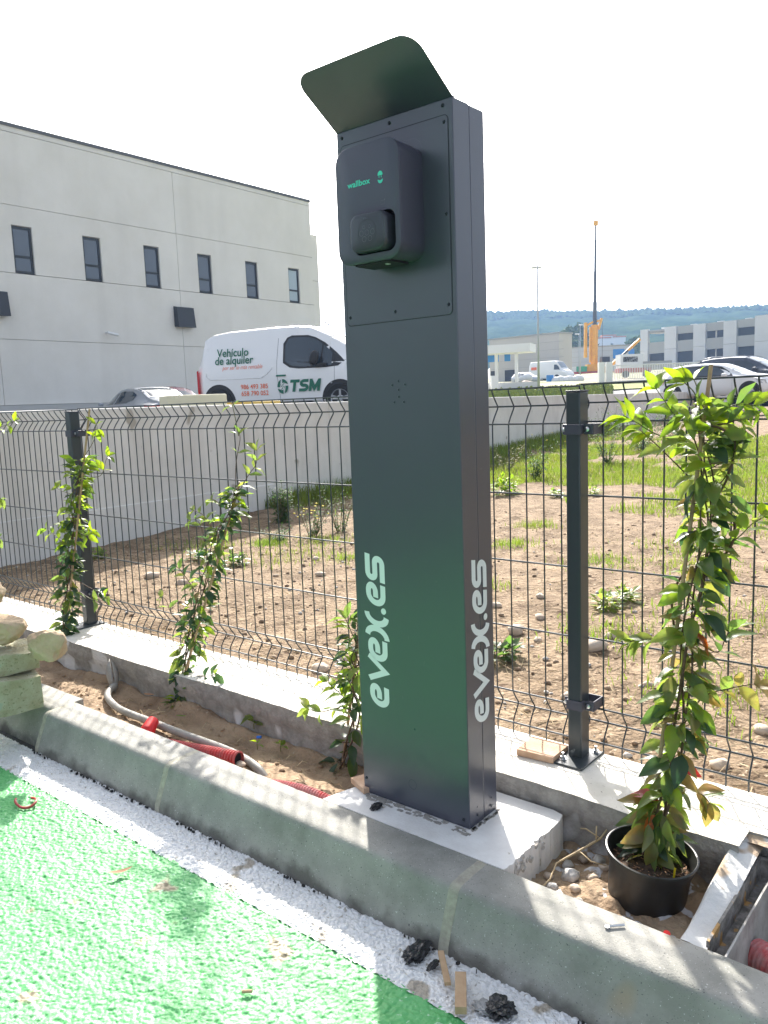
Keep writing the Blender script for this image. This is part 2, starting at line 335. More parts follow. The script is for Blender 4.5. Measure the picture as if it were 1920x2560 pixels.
M_['seat'] = mat('seat_beige', (0.4, 0.42, 0.42), 0.8)
M_['cream'] = mat('cream_block', (0.62, 0.58, 0.42), 0.85)
M_['yellow'] = mat('yellow_kerb_paint', (0.62, 0.42, 0.10), 0.7)
M_['verge'] = mat('verge_grass', (0.16, 0.22, 0.04), 0.95, col2=(0.28, 0.30, 0.08), nscale=2.5, detail=8, bump=0.1, bscale=6)
M_['road'] = mat('road_asphalt', (0.14, 0.145, 0.15), 0.9, col2=(0.18, 0.18, 0.18), nscale=2)
M_['waste'] = mat('waste_ground', (0.30, 0.25, 0.17), 0.95, col2=(0.22, 0.24, 0.09), nscale=0.12, detail=8, bump=0.05, bscale=3)
M_['hill'] = mat('wooded_hill', (0.020, 0.040, 0.018), 1.0, col2=(0.050, 0.080, 0.03), nscale=0.05, detail=9, spec=0.0)
M_['trees'] = mat('tree_foliage', (0.05, 0.10, 0.025), 0.9, col2=(0.15, 0.20, 0.05), nscale=0.35, detail=4)
M_['bark'] = mat('bark', (0.09, 0.07, 0.05), 0.9)
M_['pale_clad'] = mat('pale_cladding', (0.50, 0.47, 0.43), 0.8, col2=(0.54, 0.51, 0.47), nscale=0.1)
M_['blue_clad'] = mat('pale_blue_cladding', (0.50, 0.53, 0.56), 0.8)
M_['white_wall'] = mat('white_render', (0.74, 0.74, 0.73), 0.8)
M_['blue'] = mat('blue_panel', (0.03, 0.22, 0.60), 0.5)
M_['dark_open'] = mat('dark_opening', (0.035, 0.03, 0.028), 0.8)
M_['pier'] = mat('pale_pier_concrete', (0.60, 0.60, 0.61), 0.85, col2=(0.55, 0.55, 0.56), nscale=0.3)
M_['spandrel'] = mat('grey_spandrel', (0.36, 0.355, 0.34), 0.9)
M_['brickred'] = mat('orange_block', (0.5, 0.2, 0.1), 0.9)
M_['crane_y'] = mat('crane_orange', (0.85, 0.42, 0.03), 0.45, col2=(0.72, 0.33, 0.03), nscale=1.5)
M_['crane_d'] = mat('crane_dark_boom', (0.07, 0.07, 0.075), 0.5)
M_['crane_red'] = mat('truck_red', (0.5, 0.06, 0.05), 0.5)
M_['crane_green'] = mat('truck_green', (0.06, 0.36, 0.2), 0.5)
M_['pole'] = mat('galvanised_pole', (0.42, 0.44, 0.45), 0.5, metal=0.3)
M_['sack'] = mat('white_sack', (0.7, 0.7, 0.7), 0.8)
M_['white_rail'] = mat('white_railing', (0.7, 0.7, 0.69), 0.6)
M_['flower'] = mat('yellow_flower', (0.75, 0.6, 0.04), 0.7)

# ================================================================ STRUCTURE: ground
tag(MB().add([(-2500,-2500,-.32),(2500,-2500,-.32),(2500,2500,-.32),(-2500,2500,-.32)], [(0,1,2,3)]).build('ground', M_['waste']), kind='structure')
tag(MB().add([(-14,-60,-.145),(30,-60,-.145),(30,-.2,-.145),(-14,-.2,-.145)], [(0,1,2,3)]).build('parking_lot', M_['asphalt']), kind='structure')
tag(MB().add([(-2.4,-4.7,-.138),(1.5,-4.7,-.138),(1.5,-.41,-.138),(-2.4,-.41,-.138)], [(0,1,2,3)]).build('parking_bay', M_['green_paint']), kind='structure')
def peb(cell, amp, base, seed):
    def f(X, Y):
        d, i = worley(X+0.35*cell*vnoise(X, Y, cell*1.5), Y, cell, seed)
        d2, i2 = worley(X, Y, cell*2.7, seed+5)
        h = np.sqrt(np.clip(1-(d/0.62)**2, 0, 1))*(0.45+0.75*i)
        h2 = np.sqrt(np.clip(1-(d2/0.40)**2, 0, 1))*(i2 > 0.55)
        return base + amp*np.maximum(h, 1.5*h2) + 0.0016*fbm(X, Y, 0.09, 3)
    return f
e0 = 0.008
tag(grid('green_paint_surface', np.arange(-2.3, 0.62, 0.0032), np.arange(-1.02, -.392, 0.0032), peb(0.0074, 0.0029, -.1355, 1), M_['green_paint']), kind='structure')
tag(grid('white_line', np.arange(-2.6, 0.95, 0.0028), np.append(np.arange(-.4005, -.262, 0.0028), -.262), peb(0.0085, 0.0042, -.1352, 2), M_['white_paint']), kind='structure')
tag(MB().add([(.95,-.402,-.131),(9,-.402,-.131),(9,-.26,-.131),(.95,-.26,-.131)], [(0,1,2,3)]).build('white_line', M_['white_paint']), kind='structure')

# kerb
def kerb_stone(x0, x1, dy=0.0):
    prof = [(-.098, 0), (-.101, .001), (-.150, .001), (-.196, .000), (-.204, -.001), (-.210, -.0035), (-.2155, -.008), (-.2195, -.0145), (-.222, -.022), (-.2245, -.030), (-.242, -.070), (-.2605, -.115), (-.272, -.20), (-.098, -.20)]
    mb = MB(); n = len(prof); xs = np.linspace(x0, x1, max(4, int((x1-x0)/.02))); vs = []
    for x in xs:
        for j, (y, z) in enumerate(prof):
            q = 0.0010*mnoise.noise(Vector((x*9, y*30, z*30)))+.0008*mnoise.noise(Vector((x*60, y*70, z*70)))-.004*max(0, mnoise.noise(Vector((x*22, 7, 3)))-.45)*(4 <= j <= 9) if j not in (12, 13) else 0
            vs.append((x, y+dy+q, z+q))
    fs = [(i*n+k, i*n+(k+1) % n, (i+1)*n+(k+1) % n, (i+1)*n+k) for i in range(len(xs)-1) for k in range(n)]
    fs += [tuple(range(n)), tuple((len(xs)-1)*n+k for k in range(n))]
    mb.add(vs, fs); return mb
kerb = empty('kerb', (0, -.18, -.14)); tag(kerb, kind='structure')
for a, b, dy in ((-4.7, -2.72, .035), (-2.70, -1.695, .035), (-1.675, -.966, 0), (-.946, .088, 0), (.112, 1.15, 0), (1.17, 2.2, 0), (2.22, 5.0, 0)):
    kerb_stone(a, b, dy).build('kerb_stone', M_['kerb'], kerb, smooth='auto')
for x, w in ((-.956, .022), (.100, .026), (1.16, .022), (-1.685, .022), (2.21, .022)):
    kerb_stone(x-w/2, x+w/2, -.0008).build('mortar_joint', M_['mortar'], kerb, smooth='auto')
# tar/dirt line at the kerb foot
xs = np.arange(-1.7, .95, .012)
mb = MB()
for x in xs:
    if mnoise.noise(Vector((x*5, 0, 0))) > -0.05 and random.random() < .6:
        r = random.uniform(.001, .004)
        mb.obox((x+random.uniform(-.004, .004), -.2705-random.uniform(0, .006), -.1275), (r*2.0, 0, 0), (random.uniform(-.004, .004), random.uniform(.002, .007), 0), (0, .001, random.uniform(.003, .008)))
tag(mb.build('tar_crumbs', M_['bay_edge']), kind='stuff')

# plinth of the fence
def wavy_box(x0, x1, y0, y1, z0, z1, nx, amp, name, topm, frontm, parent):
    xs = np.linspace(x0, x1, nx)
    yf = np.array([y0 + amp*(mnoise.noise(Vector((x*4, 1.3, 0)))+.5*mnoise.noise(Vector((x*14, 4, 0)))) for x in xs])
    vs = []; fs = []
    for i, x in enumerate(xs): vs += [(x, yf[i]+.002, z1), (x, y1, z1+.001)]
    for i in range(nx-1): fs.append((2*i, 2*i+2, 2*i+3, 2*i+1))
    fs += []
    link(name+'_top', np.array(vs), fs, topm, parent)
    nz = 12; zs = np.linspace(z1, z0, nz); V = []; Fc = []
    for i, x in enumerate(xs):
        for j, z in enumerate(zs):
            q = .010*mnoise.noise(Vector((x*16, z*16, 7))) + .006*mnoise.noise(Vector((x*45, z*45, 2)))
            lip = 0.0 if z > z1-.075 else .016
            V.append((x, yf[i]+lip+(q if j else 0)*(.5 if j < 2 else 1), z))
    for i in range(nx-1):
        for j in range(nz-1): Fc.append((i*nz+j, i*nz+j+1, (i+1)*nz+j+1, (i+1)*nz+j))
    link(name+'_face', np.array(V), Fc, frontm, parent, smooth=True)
pl = empty('fence_plinth', (0, .35, -.15), 'long cast concrete plinth carrying the dark mesh fence', 'plinth')
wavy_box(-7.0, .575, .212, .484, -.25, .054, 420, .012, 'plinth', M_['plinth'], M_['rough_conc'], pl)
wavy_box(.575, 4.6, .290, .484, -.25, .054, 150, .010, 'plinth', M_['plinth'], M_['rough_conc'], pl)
MB().box(-7, 4.6, .47, .4845, -.25, .053).build('plinth_back', M_['plinth'], pl)

# retaining wall
WAZ = rad(-10.3); WD = np.array([math.sin(WAZ), math.cos(WAZ), 0]); WN = np.array([-WD[1], WD[0], 0]); WP = np.array([-4.56, .96, 0])
def wpt(s, off, z): return WP + WD*s + WN*off + np.array([0, 0, z])
def wtop(s): return 1.104 - .0022*max(s, 0) if s < 40 else 1.02
rw = empty('retaining_wall', wpt(0, .1, -.3), 'long pale concrete retaining wall behind the bare field', 'wall')
edges = [-8, -3.1, .9, 4.3, 6.6, 9.2, 12.6, 15.2, 18.5, 22, 26, 31, 37, 44]
for a, b in zip(edges[:-1], edges[1:]):
    mb = MB(); A = a+.004; B = b-.004
    vs = [wpt(A, 0, -.5), wpt(B, 0, -.5), wpt(B, .22, -.5), wpt(A, .22, -.5), wpt(A, 0, wtop(a)), wpt(B, 0, wtop(b)), wpt(B, .22, wtop(b)), wpt(A, .22, wtop(a))]
    mb.add(vs, [(0,3,2,1),(4,5,6,7),(0,1,5,4),(1,2,6,5),(2,3,7,6),(3,0,4,7)])
    mb.build('wall_section', M_['wall'], rw, bevel=.012)
mb = MB(); mb.add([wpt(-8, .006, -.5), wpt(44, .006, -.5), wpt(44, .006, 1.0), wpt(-8, .006, 1.0)], [(0,1,2,3)]); mb.build('joint_filler', M_['joint'], rw)
for s0, s1, h in ((-8, 3.2, .30), (3.2, 8, .30)):    # cast footing step at the wall foot
    mb = MB(); n = 30
    for i in range(n+1):
        s = s0+(s1-s0)*i/n; zz = .33-.02*s+.01*mnoise.noise(Vector((s*3, 0, 5))); mb.v += [tuple(wpt(s, -.012, -.4)), tuple(wpt(s, -.012, zz)), tuple(wpt(s, .003, zz+.006))]
        if i: b = 3*i; mb.f += [(b-3, b, b+1, b-2), (b-2, b+1, b+2, b-1)]
    if s0 < 0: mb.build('footing_step', M_['rough_wall'] if 'rough_wall' in M_ else M_['wall'], rw)

# field behind the fence
def wall_x(Y): return WP[0] + (Y-WP[1])*math.tan(WAZ)
def field_z(X, Y):
    z = 0.0 + .025*fbm(X, Y, 1.4, 3) + .022*fbm(X, Y, .25, 3) + .024*np.abs(fbm(X, Y, .085, 3))*(.4+1.2*np.clip(fbm(X, Y, .6, 2)+.4, 0, 1))
    d = X - wall_x(Y)
    z = z + .10*np.exp(-(d/.5)**2)*np.clip((Y-1.0)/6, 0, 1)
    # bank rising to the right and far
    t = np.clip((Y-6.5)/9, 0, 1); r = np.clip((X+5.2)/4.0, 0, 1)
    z = z + .42*t*t*(3-2*t)*(.25+.75*r) + .35*np.clip((X-.3-.1*Y)/4, 0, 1)*np.clip((Y-1.5)/5, 0, 1)
    e = np.clip((.80-Y)/.30, 0, 1)
    return np.where(Y < .80, z*(1-e)-.012*e, z)
fy = [.484]; st = .016
while fy[-1] < 44: fy.append(fy[-1]+st); st = min(st*1.022, .5)
fx = [-.9]; 
xs = np.concatenate([np.arange(-16, -7, .35), np.arange(-7, 3, .022), np.arange(3, 9, .25)])
fld = grid('field', xs, np.array(fy), lambda X, Y: np.where(X < wall_x(Y)-.1, -.35, field_z(X, Y)), M_['soil']); tag(fld, kind='structure')

def fz(x, y): return float(field_z(np.array([x]), np.array([y]))[0])

# planting bed between kerb and plinth
def bed_z(X, Y):
    z = -.062 + .020*fbm(X, Y, .22, 4) + .012*fbm(X, Y, .05, 3)
    z = z - .030*np.clip((Y+.02)/.2, 0, 1) + .035*np.exp(-((X+1.42)**2/.02+(Y-.22)**2/.006)) + .03*np.exp(-((X+2.0)**2/.06+(Y-.15)**2/.02))
    z = z + .045*np.exp(-((Y-.215)/.03)**2)*.4
    return z
tag(grid('planting_bed', np.arange(-4.8, -.30, .0075), np.arange(-.10, .245, .0075), bed_z, M_['bed']), kind='structure')
def hole_z(X, Y):
    return -.080 + .015*np.clip((X-.2)/.15, 0, 1) + .020*fbm(X, Y, .13, 4) + .016*fbm(X, Y, .035, 3) + .02*np.clip((.0-Y)/.1, 0, 1)
tag(grid('planting_hole', np.arange(.14, .60, .005), np.arange(-.10, .245, .005), hole_z, M_['soil_white']), kind='structure')

# concrete footing of the charger
def jag(x0, x1, y, n, a, ax=0):
    return None
ft = empty('concrete_footing', (-.1, .06, -.2), 'fresh white concrete footing under the dark charging pillar', 'footing')
poly = [(-.413, -.0975), (-.395, -.02), (-.372, .05), (-.362, .12), (-.372, .205)]
poly += [(x, .209) for x in np.linspace(-.33, .12, 12)] + [(.150, .200), (.158, .17)]
ys = np.linspace(.14, -.0975, 24)
for y in ys: poly.append((.160 + (.005*mnoise.noise(Vector((0, y*70, 0))) - (.016*abs(mnoise.noise(Vector((3, y*55, 1)))) if y < .08 else 0)), y))
n = len(poly)
vs = [(x, y, 0.0015+.0008*mnoise.noise(Vector((x*20, y*20, 0)))) for x, y in poly] + [(x+(.004 if x > .1 else 0), y, -.22) for x, y in poly]
link('slab', np.array(vs), [tuple(range(n))]+[(i, i+n, (i+1) % n+n, (i+1) % n) for i in range(n)], M_['pad'], ft, bevel=0)
mb = MB()
for i in range(34):
    y = random.uniform(-.06, .09); z = random.uniform(-.035, -.004); r = random.uniform(.003, .008)
    mb.obox((.157+random.uniform(-.001, .006), y, z), (r, random.uniform(-r, r)*.6, 0), (0, r*1.3, r*.5), (random.uniform(-r, r)*.5, 0, r*1.2))
mb.build('chipped_edge', M_['stone_w'], ft)
mb = MB()
for i in range(90):
    t = random.random(); x = -.352+.36*t; r = random.uniform(.003, .009)
    mb.obox((x, -.006-random.random()**2*.02, .002), (r*2, 0, 0), (0, r, 0), (0, 0, random.uniform(.001, .004)))
for i in range(30):
    y = random.random()*.13; r = random.uniform(.003, .007)
    mb.obox((.004+random.random()**2*.008, y, .002), (r, 0, 0), (0, 2*r, 0), (0, 0, .003))
tag(mb.build('grout_crumbs', M_['rough_conc'], ft), kind='stuff')

# splashed mortar round the manhole + chamber
mh = empty('cable_chamber', (.85, .1, -.4), 'open concrete cable chamber with rusty frame beside the potted plant', 'cable chamber')
fx0, fx1, fy0, fy1 = .603, 1.12, -.090, .272
xs = np.linspace(.548, fx0+.004, 14); ysn = np.linspace(-.0975, .30, 70)
def mort(X, Y):
    t = np.clip((Y+.02)/.25, 0, 1)
    return .002 + .046*t*np.clip(1-(X-.55)/.12, .2, 1) + .006*fbm(X, Y, .06, 3) - .02*np.clip((.556-X)/.01, 0, 1)
m1 = grid('mortar_surround', xs, ysn, mort, M_['mortar_white'], mh)
m2 = grid('mortar_surround', np.linspace(.548, 1.35, 60), np.linspace(fy1-.004, .305, 8), lambda X, Y: .040+.012*np.clip((Y-.27)/.03, 0, 1)+.004*fbm(X, Y, .06, 3), M_['mortar_white'], mh)
V = []; Fc = []
for i, y in enumerate(np.linspace(-.0975, .30, 70)):
    for j, z in enumerate(np.linspace(0, 1, 7)):
        zt = float(mort(np.array([.548]), np.array([y]))[0]); V.append((.548+.008*mnoise.noise(Vector((y*25, z*4, 1)))*min(1, j), y, zt*(1-z)+(-.2)*z))
for i in range(69):
    for j in range(6): Fc.append((i*7+j, i*7+j+1, (i+1)*7+j+1, (i+1)*7+j))
link('mortar_face', np.array(V), Fc, M_['bed'], mh, smooth=True)
fr = MB()
fr.box(fx0, fx0+.006, fy0, fy1, -.035, .013); fr.box(fx0+.006, fx1, fy1-.006, fy1, -.035, .013)
fr.box(fx0+.006, fx0+.034, fy0, fy1-.006, -.04, -.034); fr.box(fx0+.034, fx1, fy1-.034, fy1-.006, -.04, -.034)
fr.build('frame', M_['steel'], mh)
r2 = MB(); r2.box(fx0+.034, fx0+.038, fy0, fy1-.034, -.05, -.006); r2.build('inner_rim', M_['chamber'], mh)
ch = MB(); ch.add([(.641,-.0975,-.034),(.641,.236,-.034),(.675,.22,-.6),(.675,-.0975,-.6)], [(0,1,2,3)])
ch.add([(.641,.236,-.034),(1.3,.236,-.034),(1.3,.22,-.6),(.675,.22,-.6)], [(0,1,2,3)])
ch.add([(.6,-.3,-.52),(1.4,-.3,-.52),(1.4,.3,-.52),(.6,.3,-.52)], [(0,1,2,3)])
ch.build('chamber_walls', M_['chamber'], mh)

# ================================================================ FENCE
YF, ZT = .4724, 1.0885
fen = empty('mesh_fence', (-.8, YF, .054), 'dark grey welded mesh fence standing on the concrete plinth', 'fence')
def vwire_pts(x):
    def fold(zm):    # V fold around zm +-.05
        return [(x, YF, zm+.052), (x, YF+.002, zm+.044), (x, YF+.012, zm+.028), (x, YF+.029, zm+.006), (x, YF+.032, zm), (x, YF+.029, zm-.006), (x, YF+.012, zm-.028), (x, YF+.002, zm-.044), (x, YF, zm-.052)]
    return [(x, YF, ZT)] + fold(ZT-.052)[1:] + [(x, YF, .6)] + fold(ZT-.95) + [(x, YF, ZT-1.033)]
def panel(xr, nw, dz=0.0):
    xl = xr-.0553*(nw-1)
    mb = MB()
    for z in (0, .1, .3, .5, .7, .9, 1.0): mb.tube([(xl-.006, YF-.005, ZT-z+dz), ((xl+xr)/2, YF-.005+.0006, ZT-z+dz-.001), (xr+.006, YF-.005, ZT-z+dz)], .0027, 6)
    for z in (.05, .95): mb.tube([(xl-.006, YF+.027, ZT-z+dz), (xr+.006, YF+.027, ZT-z+dz)], .0027, 6)
    p = mb.build('fence_panel', M_['fence'], fen, smooth='auto')
    w = MB().tube(vwire_pts(xr), .0024, 6).build('vertical_wire', M_['fence'], p, smooth=True)
    w.location.z = dz
    for i in range(1, nw):
        c = w.copy(); COL.objects.link(c); c.parent = p; c.location = (-.0553*i+random.gauss(0, .0005), 0, dz)
    return p
panel(.0686, 47)
panel(-2.4883, 47, -.003)
panel(.0817+.0553*46, 47, .004)
panel(-5.05, 40, -.003)
def post(x0, h=1.073):
    x1 = x0+.0405; y0, y1 = .4085, .4595
    p = MB().box(x0, x1, y0, y1, .054, h).build('fence_post', M_['fence'], fen, smooth=True, bevel=.003)
    MB().box(x0-.0012, x1+.0012, y0-.0012, y1+.0012, h, h+.004).build('post_cap', M_['blackplastic'], p, bevel=.001)
    MB().box(x0-.027, x0+.071, .348, .484, .0545, .061).build('base_plate', M_['fence'], p, bevel=.001)
    for bx, by in ((x0+.0, .378), (x0+.056, .468)):
        b = MB(); b.lathe([(0, .0605), (.011, .0605), (.011, .0625), (0, .0625)], (bx, by, 0), 14); b.lathe([(0, .0625), (.008, .0625), (.008, .069), (0, .069)], (bx, by, 0), 6)
        b.lathe([(0, .069), (.004, .069), (.004, .080), (0, .080)], (bx, by, 0), 10); b.build('bolt', M_['zinc'], p, smooth='auto')
    for zc in (.974, .211):
        c = MB(); th = .0035; yb = YF+.004
        c.box(x0-th, x1+th, y0-th, y0-.0002, zc-.014, zc+.014)
        c.box(x0-.018, x0-th, y0+.016, y0+.016+th, zc-.014, zc+.014); c.box(x1+th, x1+.030, y0+.016, y0+.016+th, zc-.014, zc+.014)
        c.box(x0-th, x0-.0002, y0-.0002, y0+.016, zc-.014, zc+.014); c.box(x1+.0002, x1+th, y0-.0002, y0+.016, zc-.014, zc+.014)
        c.box(x0-.018, x1+.034, yb+.004, yb+.009, zc-.014, zc+.014)
        c.box(x1+.026, x1+.030, y0+.016+th, yb+.004, zc-.014, zc+.014)
        cl = c.build('clamp', M_['blackplastic'], p, bevel=.0015)
        for bx in (x0-.012, x1+.014):
            b = MB(); b.lathe([(0, y0+.0158), (.0065, y0+.0150), (.0065, y0+.012), (0, y0+.010)], (bx, 0, zc), 12, 'y'); b.build('clamp_bolt', M_['zinc'], cl, smooth='auto')
    return p
for x0 in (.0605, -2.4965, -5.055, 2.62): post(x0)

# ================================================================ CHARGING PILLAR
PW, PD, PH = .348, .1293, 1.7265
cp = empty('charging_pillar', (-PW/2, PD/2, 0), 'tall dark anthracite charging pillar with angled hood and black wall charger', 'charging station')
MB().box(-PW, 0, 0, .0655, .002, PH).build('front_shell', M_['anthracite'], cp, smooth=True, bevel=.0022)
MB().box(-PW+.002, -.0015, .0675, PD, .002, PH-.001).build('rear_shell', M_['anthracite'], cp, smooth=True, bevel=.0022)
MB().box(-PW+.004, -.004, .0655, .0675, .002, PH-.004).build('seam', M_['anth_groove'], cp)
# hood plate with rounded upper corners
def hood():
    w0, w1 = -PW, 0.0; HY, HZ = -.147, .094; L = math.hypot(HY, HZ); r = .045
    ol = []                                    # (x, s) outline, s along slope
    def arc(cx, cs, a0, a1, n=8): return [(cx+r*math.cos(a0+(a1-a0)*i/n), cs+r*math.sin(a0+(a1-a0)*i/n)) for i in range(n+1)]
    ol += [(w0, .0), (w1, .0)] + arc(w1-r, L-r, 0, PI/2) + arc(w0+r, L-r, PI/2, PI)
    d = np.array([0, HY/L, HZ/L]); nrm = np.array([0, HZ/L, -HY/L])
    o = np.array([0, .004, PH-.002])
    mb = MB(); t = .0022
    mb.prism(ol, lambda u, v, w: o+np.array([u, 0, 0])+d*v+nrm*w, 0, t)
    # bend strip
    mb.box(-PW, 0, .0005, .012, PH+.0006, PH+.0024)
    return mb
hood().build('hood', M_['anthracite'], cp, smooth=True, bevel=.0008)
# groove outline of the access panel
def rrect(x0, x1, z0, z1, r, n=6):
    pts = []
    for cx, cz, a in ((x1-r, z0+r, -PI/2), (x1-r, z1-r, 0), (x0+r, z1-r, PI/2), (x0+r, z0+r, PI)):
        for i in range(n+1): pts.append((cx+r*math.cos(a+PI/2*i/n), cz+r*math.sin(a+PI/2*i/n)))
    return pts
def ring2d(mb, pts, w, y, d=.0006, axis='y'):
    n = len(pts); P = [np.array(p) for p in pts]; inn = []; out = []
    for i in range(n):
        t = P[(i+1) % n]-P[i-1]; t = t/(np.linalg.norm(t)+1e-12); nn = np.array([t[1], -t[0]])
        inn.append(P[i]-nn*w/2); out.append(P[i]+nn*w/2)
    f = (lambda p, q: (p[0], q, p[1])) if axis == 'y' else (lambda p, q: (q, p[0], p[1]))
    vs = [f(p, y) for p in inn]+[f(p, y) for p in out]
    mb.add(vs, [(i, (i+1) % n, (i+1) % n+n, i+n) for i in range(n)])
    return mb
pp = rrect(-.336, -.012, 1.258, 1.693, .012)
mb = MB(); ring2d(mb, pp, .0016, -.0004); mb.build('panel_gap', M_['anth_groove'], cp, fixn=False)
MB().prism(rrect(-.3345, -.0135, 1.2595, 1.6915, .011), lambda u, v, w: (u, w, v), -.0012, -.0002).build('access_panel', M_['anthracite'], cp, smooth='auto')
for x, z in ((-.33, 1.7115), (-.179, 1.7125), (-.026, 1.7135), (-.023, 1.678), (-.023, 1.481), (-.023, 1.281), (-.18, 1.280), (-.326, 1.279), (-.338, .045), (-.018, .024)):
    s = MB(); s.lathe([(0, -.0032), (.0016, -.0032), (.0018, -.0022), (.0030, -.0028), (.0042, -.0014), (.0042, -.0002)], (x, 0, z), 12, 'y'); s.build('screw', M_['screw'], cp, smooth='auto')
for y, z in ((.034, .027), (.100, .024)):
    s = MB(); s.lathe([(0, .0026), (.0030, .0024), (.0038, .0004)], (0, y, z), 12, 'x'); s.build('screw', M_['screw'], cp, smooth='auto')
for y, z in ((.035, .048), (.100, .046)):
    MB().lathe([(0, .0006), (.0022, .0006), (.0022, .0002)], (0, y, z), 10, 'x').build('drilled_hole', M_['anth_groove'], cp)
for x, z in ((-.178, 1.114), (-.198, 1.105), (-.158, 1.105), (-.178, 1.093), (-.178, 1.076), (-.193, 1.063), (-.163, 1.063)):
    h = MB(); h.lathe([(.0026, -.0004), (.0034, -.0009), (.0044, -.0004), (.0044, -.0001)], (x, 0, z), 14, 'y')
    h.build('hole_rim', M_['anthracite'], cp, smooth=True)
    MB().lathe([(0, -.0006), (.0027, -.0006)], (x, 0, z), 14, 'y').build('vent_hole', M_['anth_groove'], cp)
ck = [(-.177+.0125*math.cos(a), .071+.0165*math.sin(a)*.78) for a in np.linspace(0, 2*PI, 33)[:-1]]
mb = MB(); ring2d(mb, ck, .0007, -.0004); mb.build('knockout', M_['anth_groove'], cp, fixn=False)
for i in range(7):   # light scuffs
    x = random.uniform(-.3, -.04); z = random.uniform(.06, 1.0); l = random.uniform(.004, .016)
    MB().add([(x, -.0004, z), (x+.0008, -.0004, z), (x+l*.2+.0006, -.0004, z+l), (x+l*.2, -.0004, z+l)], [(0,1,2,3)]).build('scuff', M_['ring'], cp)

# --- evex.es lettering, built from strokes
def stroke(mb, path, t, fn, lift):
    P = [np.array(p, float) for p in path]; L = []; R = []
    for i, p in enumerate(P):
        if i == 0: d = P[1]-P[0]; d /= np.linalg.norm(d); n = np.array([-d[1], d[0]]); L.append(p+n*t/2); R.append(p-n*t/2); continue
        if i == len(P)-1: d = P[-1]-P[-2]; d /= np.linalg.norm(d); n = np.array([-d[1], d[0]]); L.append(p+n*t/2); R.append(p-n*t/2); continue
        a = p-P[i-1]; a /= np.linalg.norm(a); b = P[i+1]-p; b /= np.linalg.norm(b)
        na = np.array([-a[1], a[0]]); nb = np.array([-b[1], b[0]]); m = na+nb; m /= np.linalg.norm(m); k = t/2/max(.35, m@na)
        L.append(p+m*k); R.append(p-m*k)
    n = len(P); mb.add([fn(q[0], q[1], lift) for q in L]+[fn(q[0], q[1], lift) for q in R], [(i, i+1, i+1+n, i+n) for i in range(n-1)])
def arcp(cx, cy, rx, ry, a0, a1, n=12): return [(cx+rx*math.cos(rad(a0+(a1-a0)*i/n)), cy+ry*math.sin(rad(a0+(a1-a0)*i/n))) for i in range(n+1)]
T = .255; h = T/2
G = {'e': ([[(1.0, h)] + [(.52, h)] + arcp(.50, .5, .5-h, .5-h, 270, 90, 16)[1:] + arcp(.60, .69, .40-h, .31-h, 90, -90, 12) + [(.36, .505)]], 1.0),
     'v': ([[(-.02, 1.0), (.50, h*1.1), (.98, 1.0)]], .95),
     's': ([[(1.06, 1-h), (.30, 1-h)] + arcp(.30, .685, .30-h+.02, .315-h, 90, 270, 10)[1:] + arcp(.76, .315, .30-h+.02, .315-h, 90, -90, 10) + [(0, h)]], 1.08),
     'x': ([arcp(-.02, .5, .40, .5, 90, -90, 14), arcp(1.02, .5, .40, .5, 90, 270, 14)], 1.0)}
def wordmark(fn, name, total, xh):
    seq = [('e', 0), ('v', .070), ('e', .126), ('x', .191), ('.', .259), ('e', .276), ('s', .342)]
    sl = .17
    for ch, pos in seq:
        mb = MB()
        def tr(u, v, w, pos=pos): return fn(pos + u*xh*.96 + (v-.5)*sl*xh + .004, v*xh, w)
        if ch == '.':
            n = 20; mb.add([fn(pos+.008+.0085*math.cos(2*PI*i/n), .0085+.0085*math.sin(2*PI*i/n), .0003) for i in range(n)], [tuple(range(n))])
        else:
            for q, pth in enumerate(G[ch][0]):
                t = T*(.90 if ch == 'v' else 1); stroke(mb, [(a*(.93 if ch in 'ex' else 1), b) for a, b in pth], t, tr, .0003+.0002*q)
        mb.build('letter', M_['vinyl'], cp, fixn=False)
wordmark(lambda a, b, w: (-.2455-b, -w-.0002, .258+a), 'front', .414, .066)
wordmark(lambda a, b, w: (w+.0002, .0985-b, .258+a*1.008), 'side', .414, .066)

# --- wall charger
cb = MB(); X0, X1, Z0, Z1 = -.2665, -.0795, 1.386, 1.645
def rr(x0, x1, z0, z1, r): return rrect(x0, x1, z0, z1, r, 8)
def loft(mb, rings, fn=lambda u, v, w: (u, w, v), capa=True, capb=True):
    n = len(rings[0][0]); b = len(mb.v)
    for pts, y in rings: mb.v += [tuple(float(c) for c in fn(u, v, y)) for u, v in pts]
    for i in range(len(rings)-1): mb.f += [(b+i*n+k, b+i*n+(k+1) % n, b+(i+1)*n+(k+1) % n, b+(i+1)*n+k) for k in range(n)]
    if capa: mb.f.append(tuple(b+k for k in range(n)))
    if capb: mb.f.append(tuple(b+(len(rings)-1)*n+k for k in range(n))[::-1])
    return mb
loft(cb, [(rr(X0+.006, X1-.006, Z0+.004, Z1-.005, .030), -.0015), (rr(X0+.003, X1-.003, Z0+.001, Z1-.002, .033), -.03), (rr(X0+.001, X1-.001, Z0, Z1-.001, .034), -.0885), (rr(X0+.003, X1-.003, Z0+.002, Z1-.003, .033), -.0895)], capb=False)
body = cb.build('charger_body', M_['blackplastic'], cp, smooth='auto')
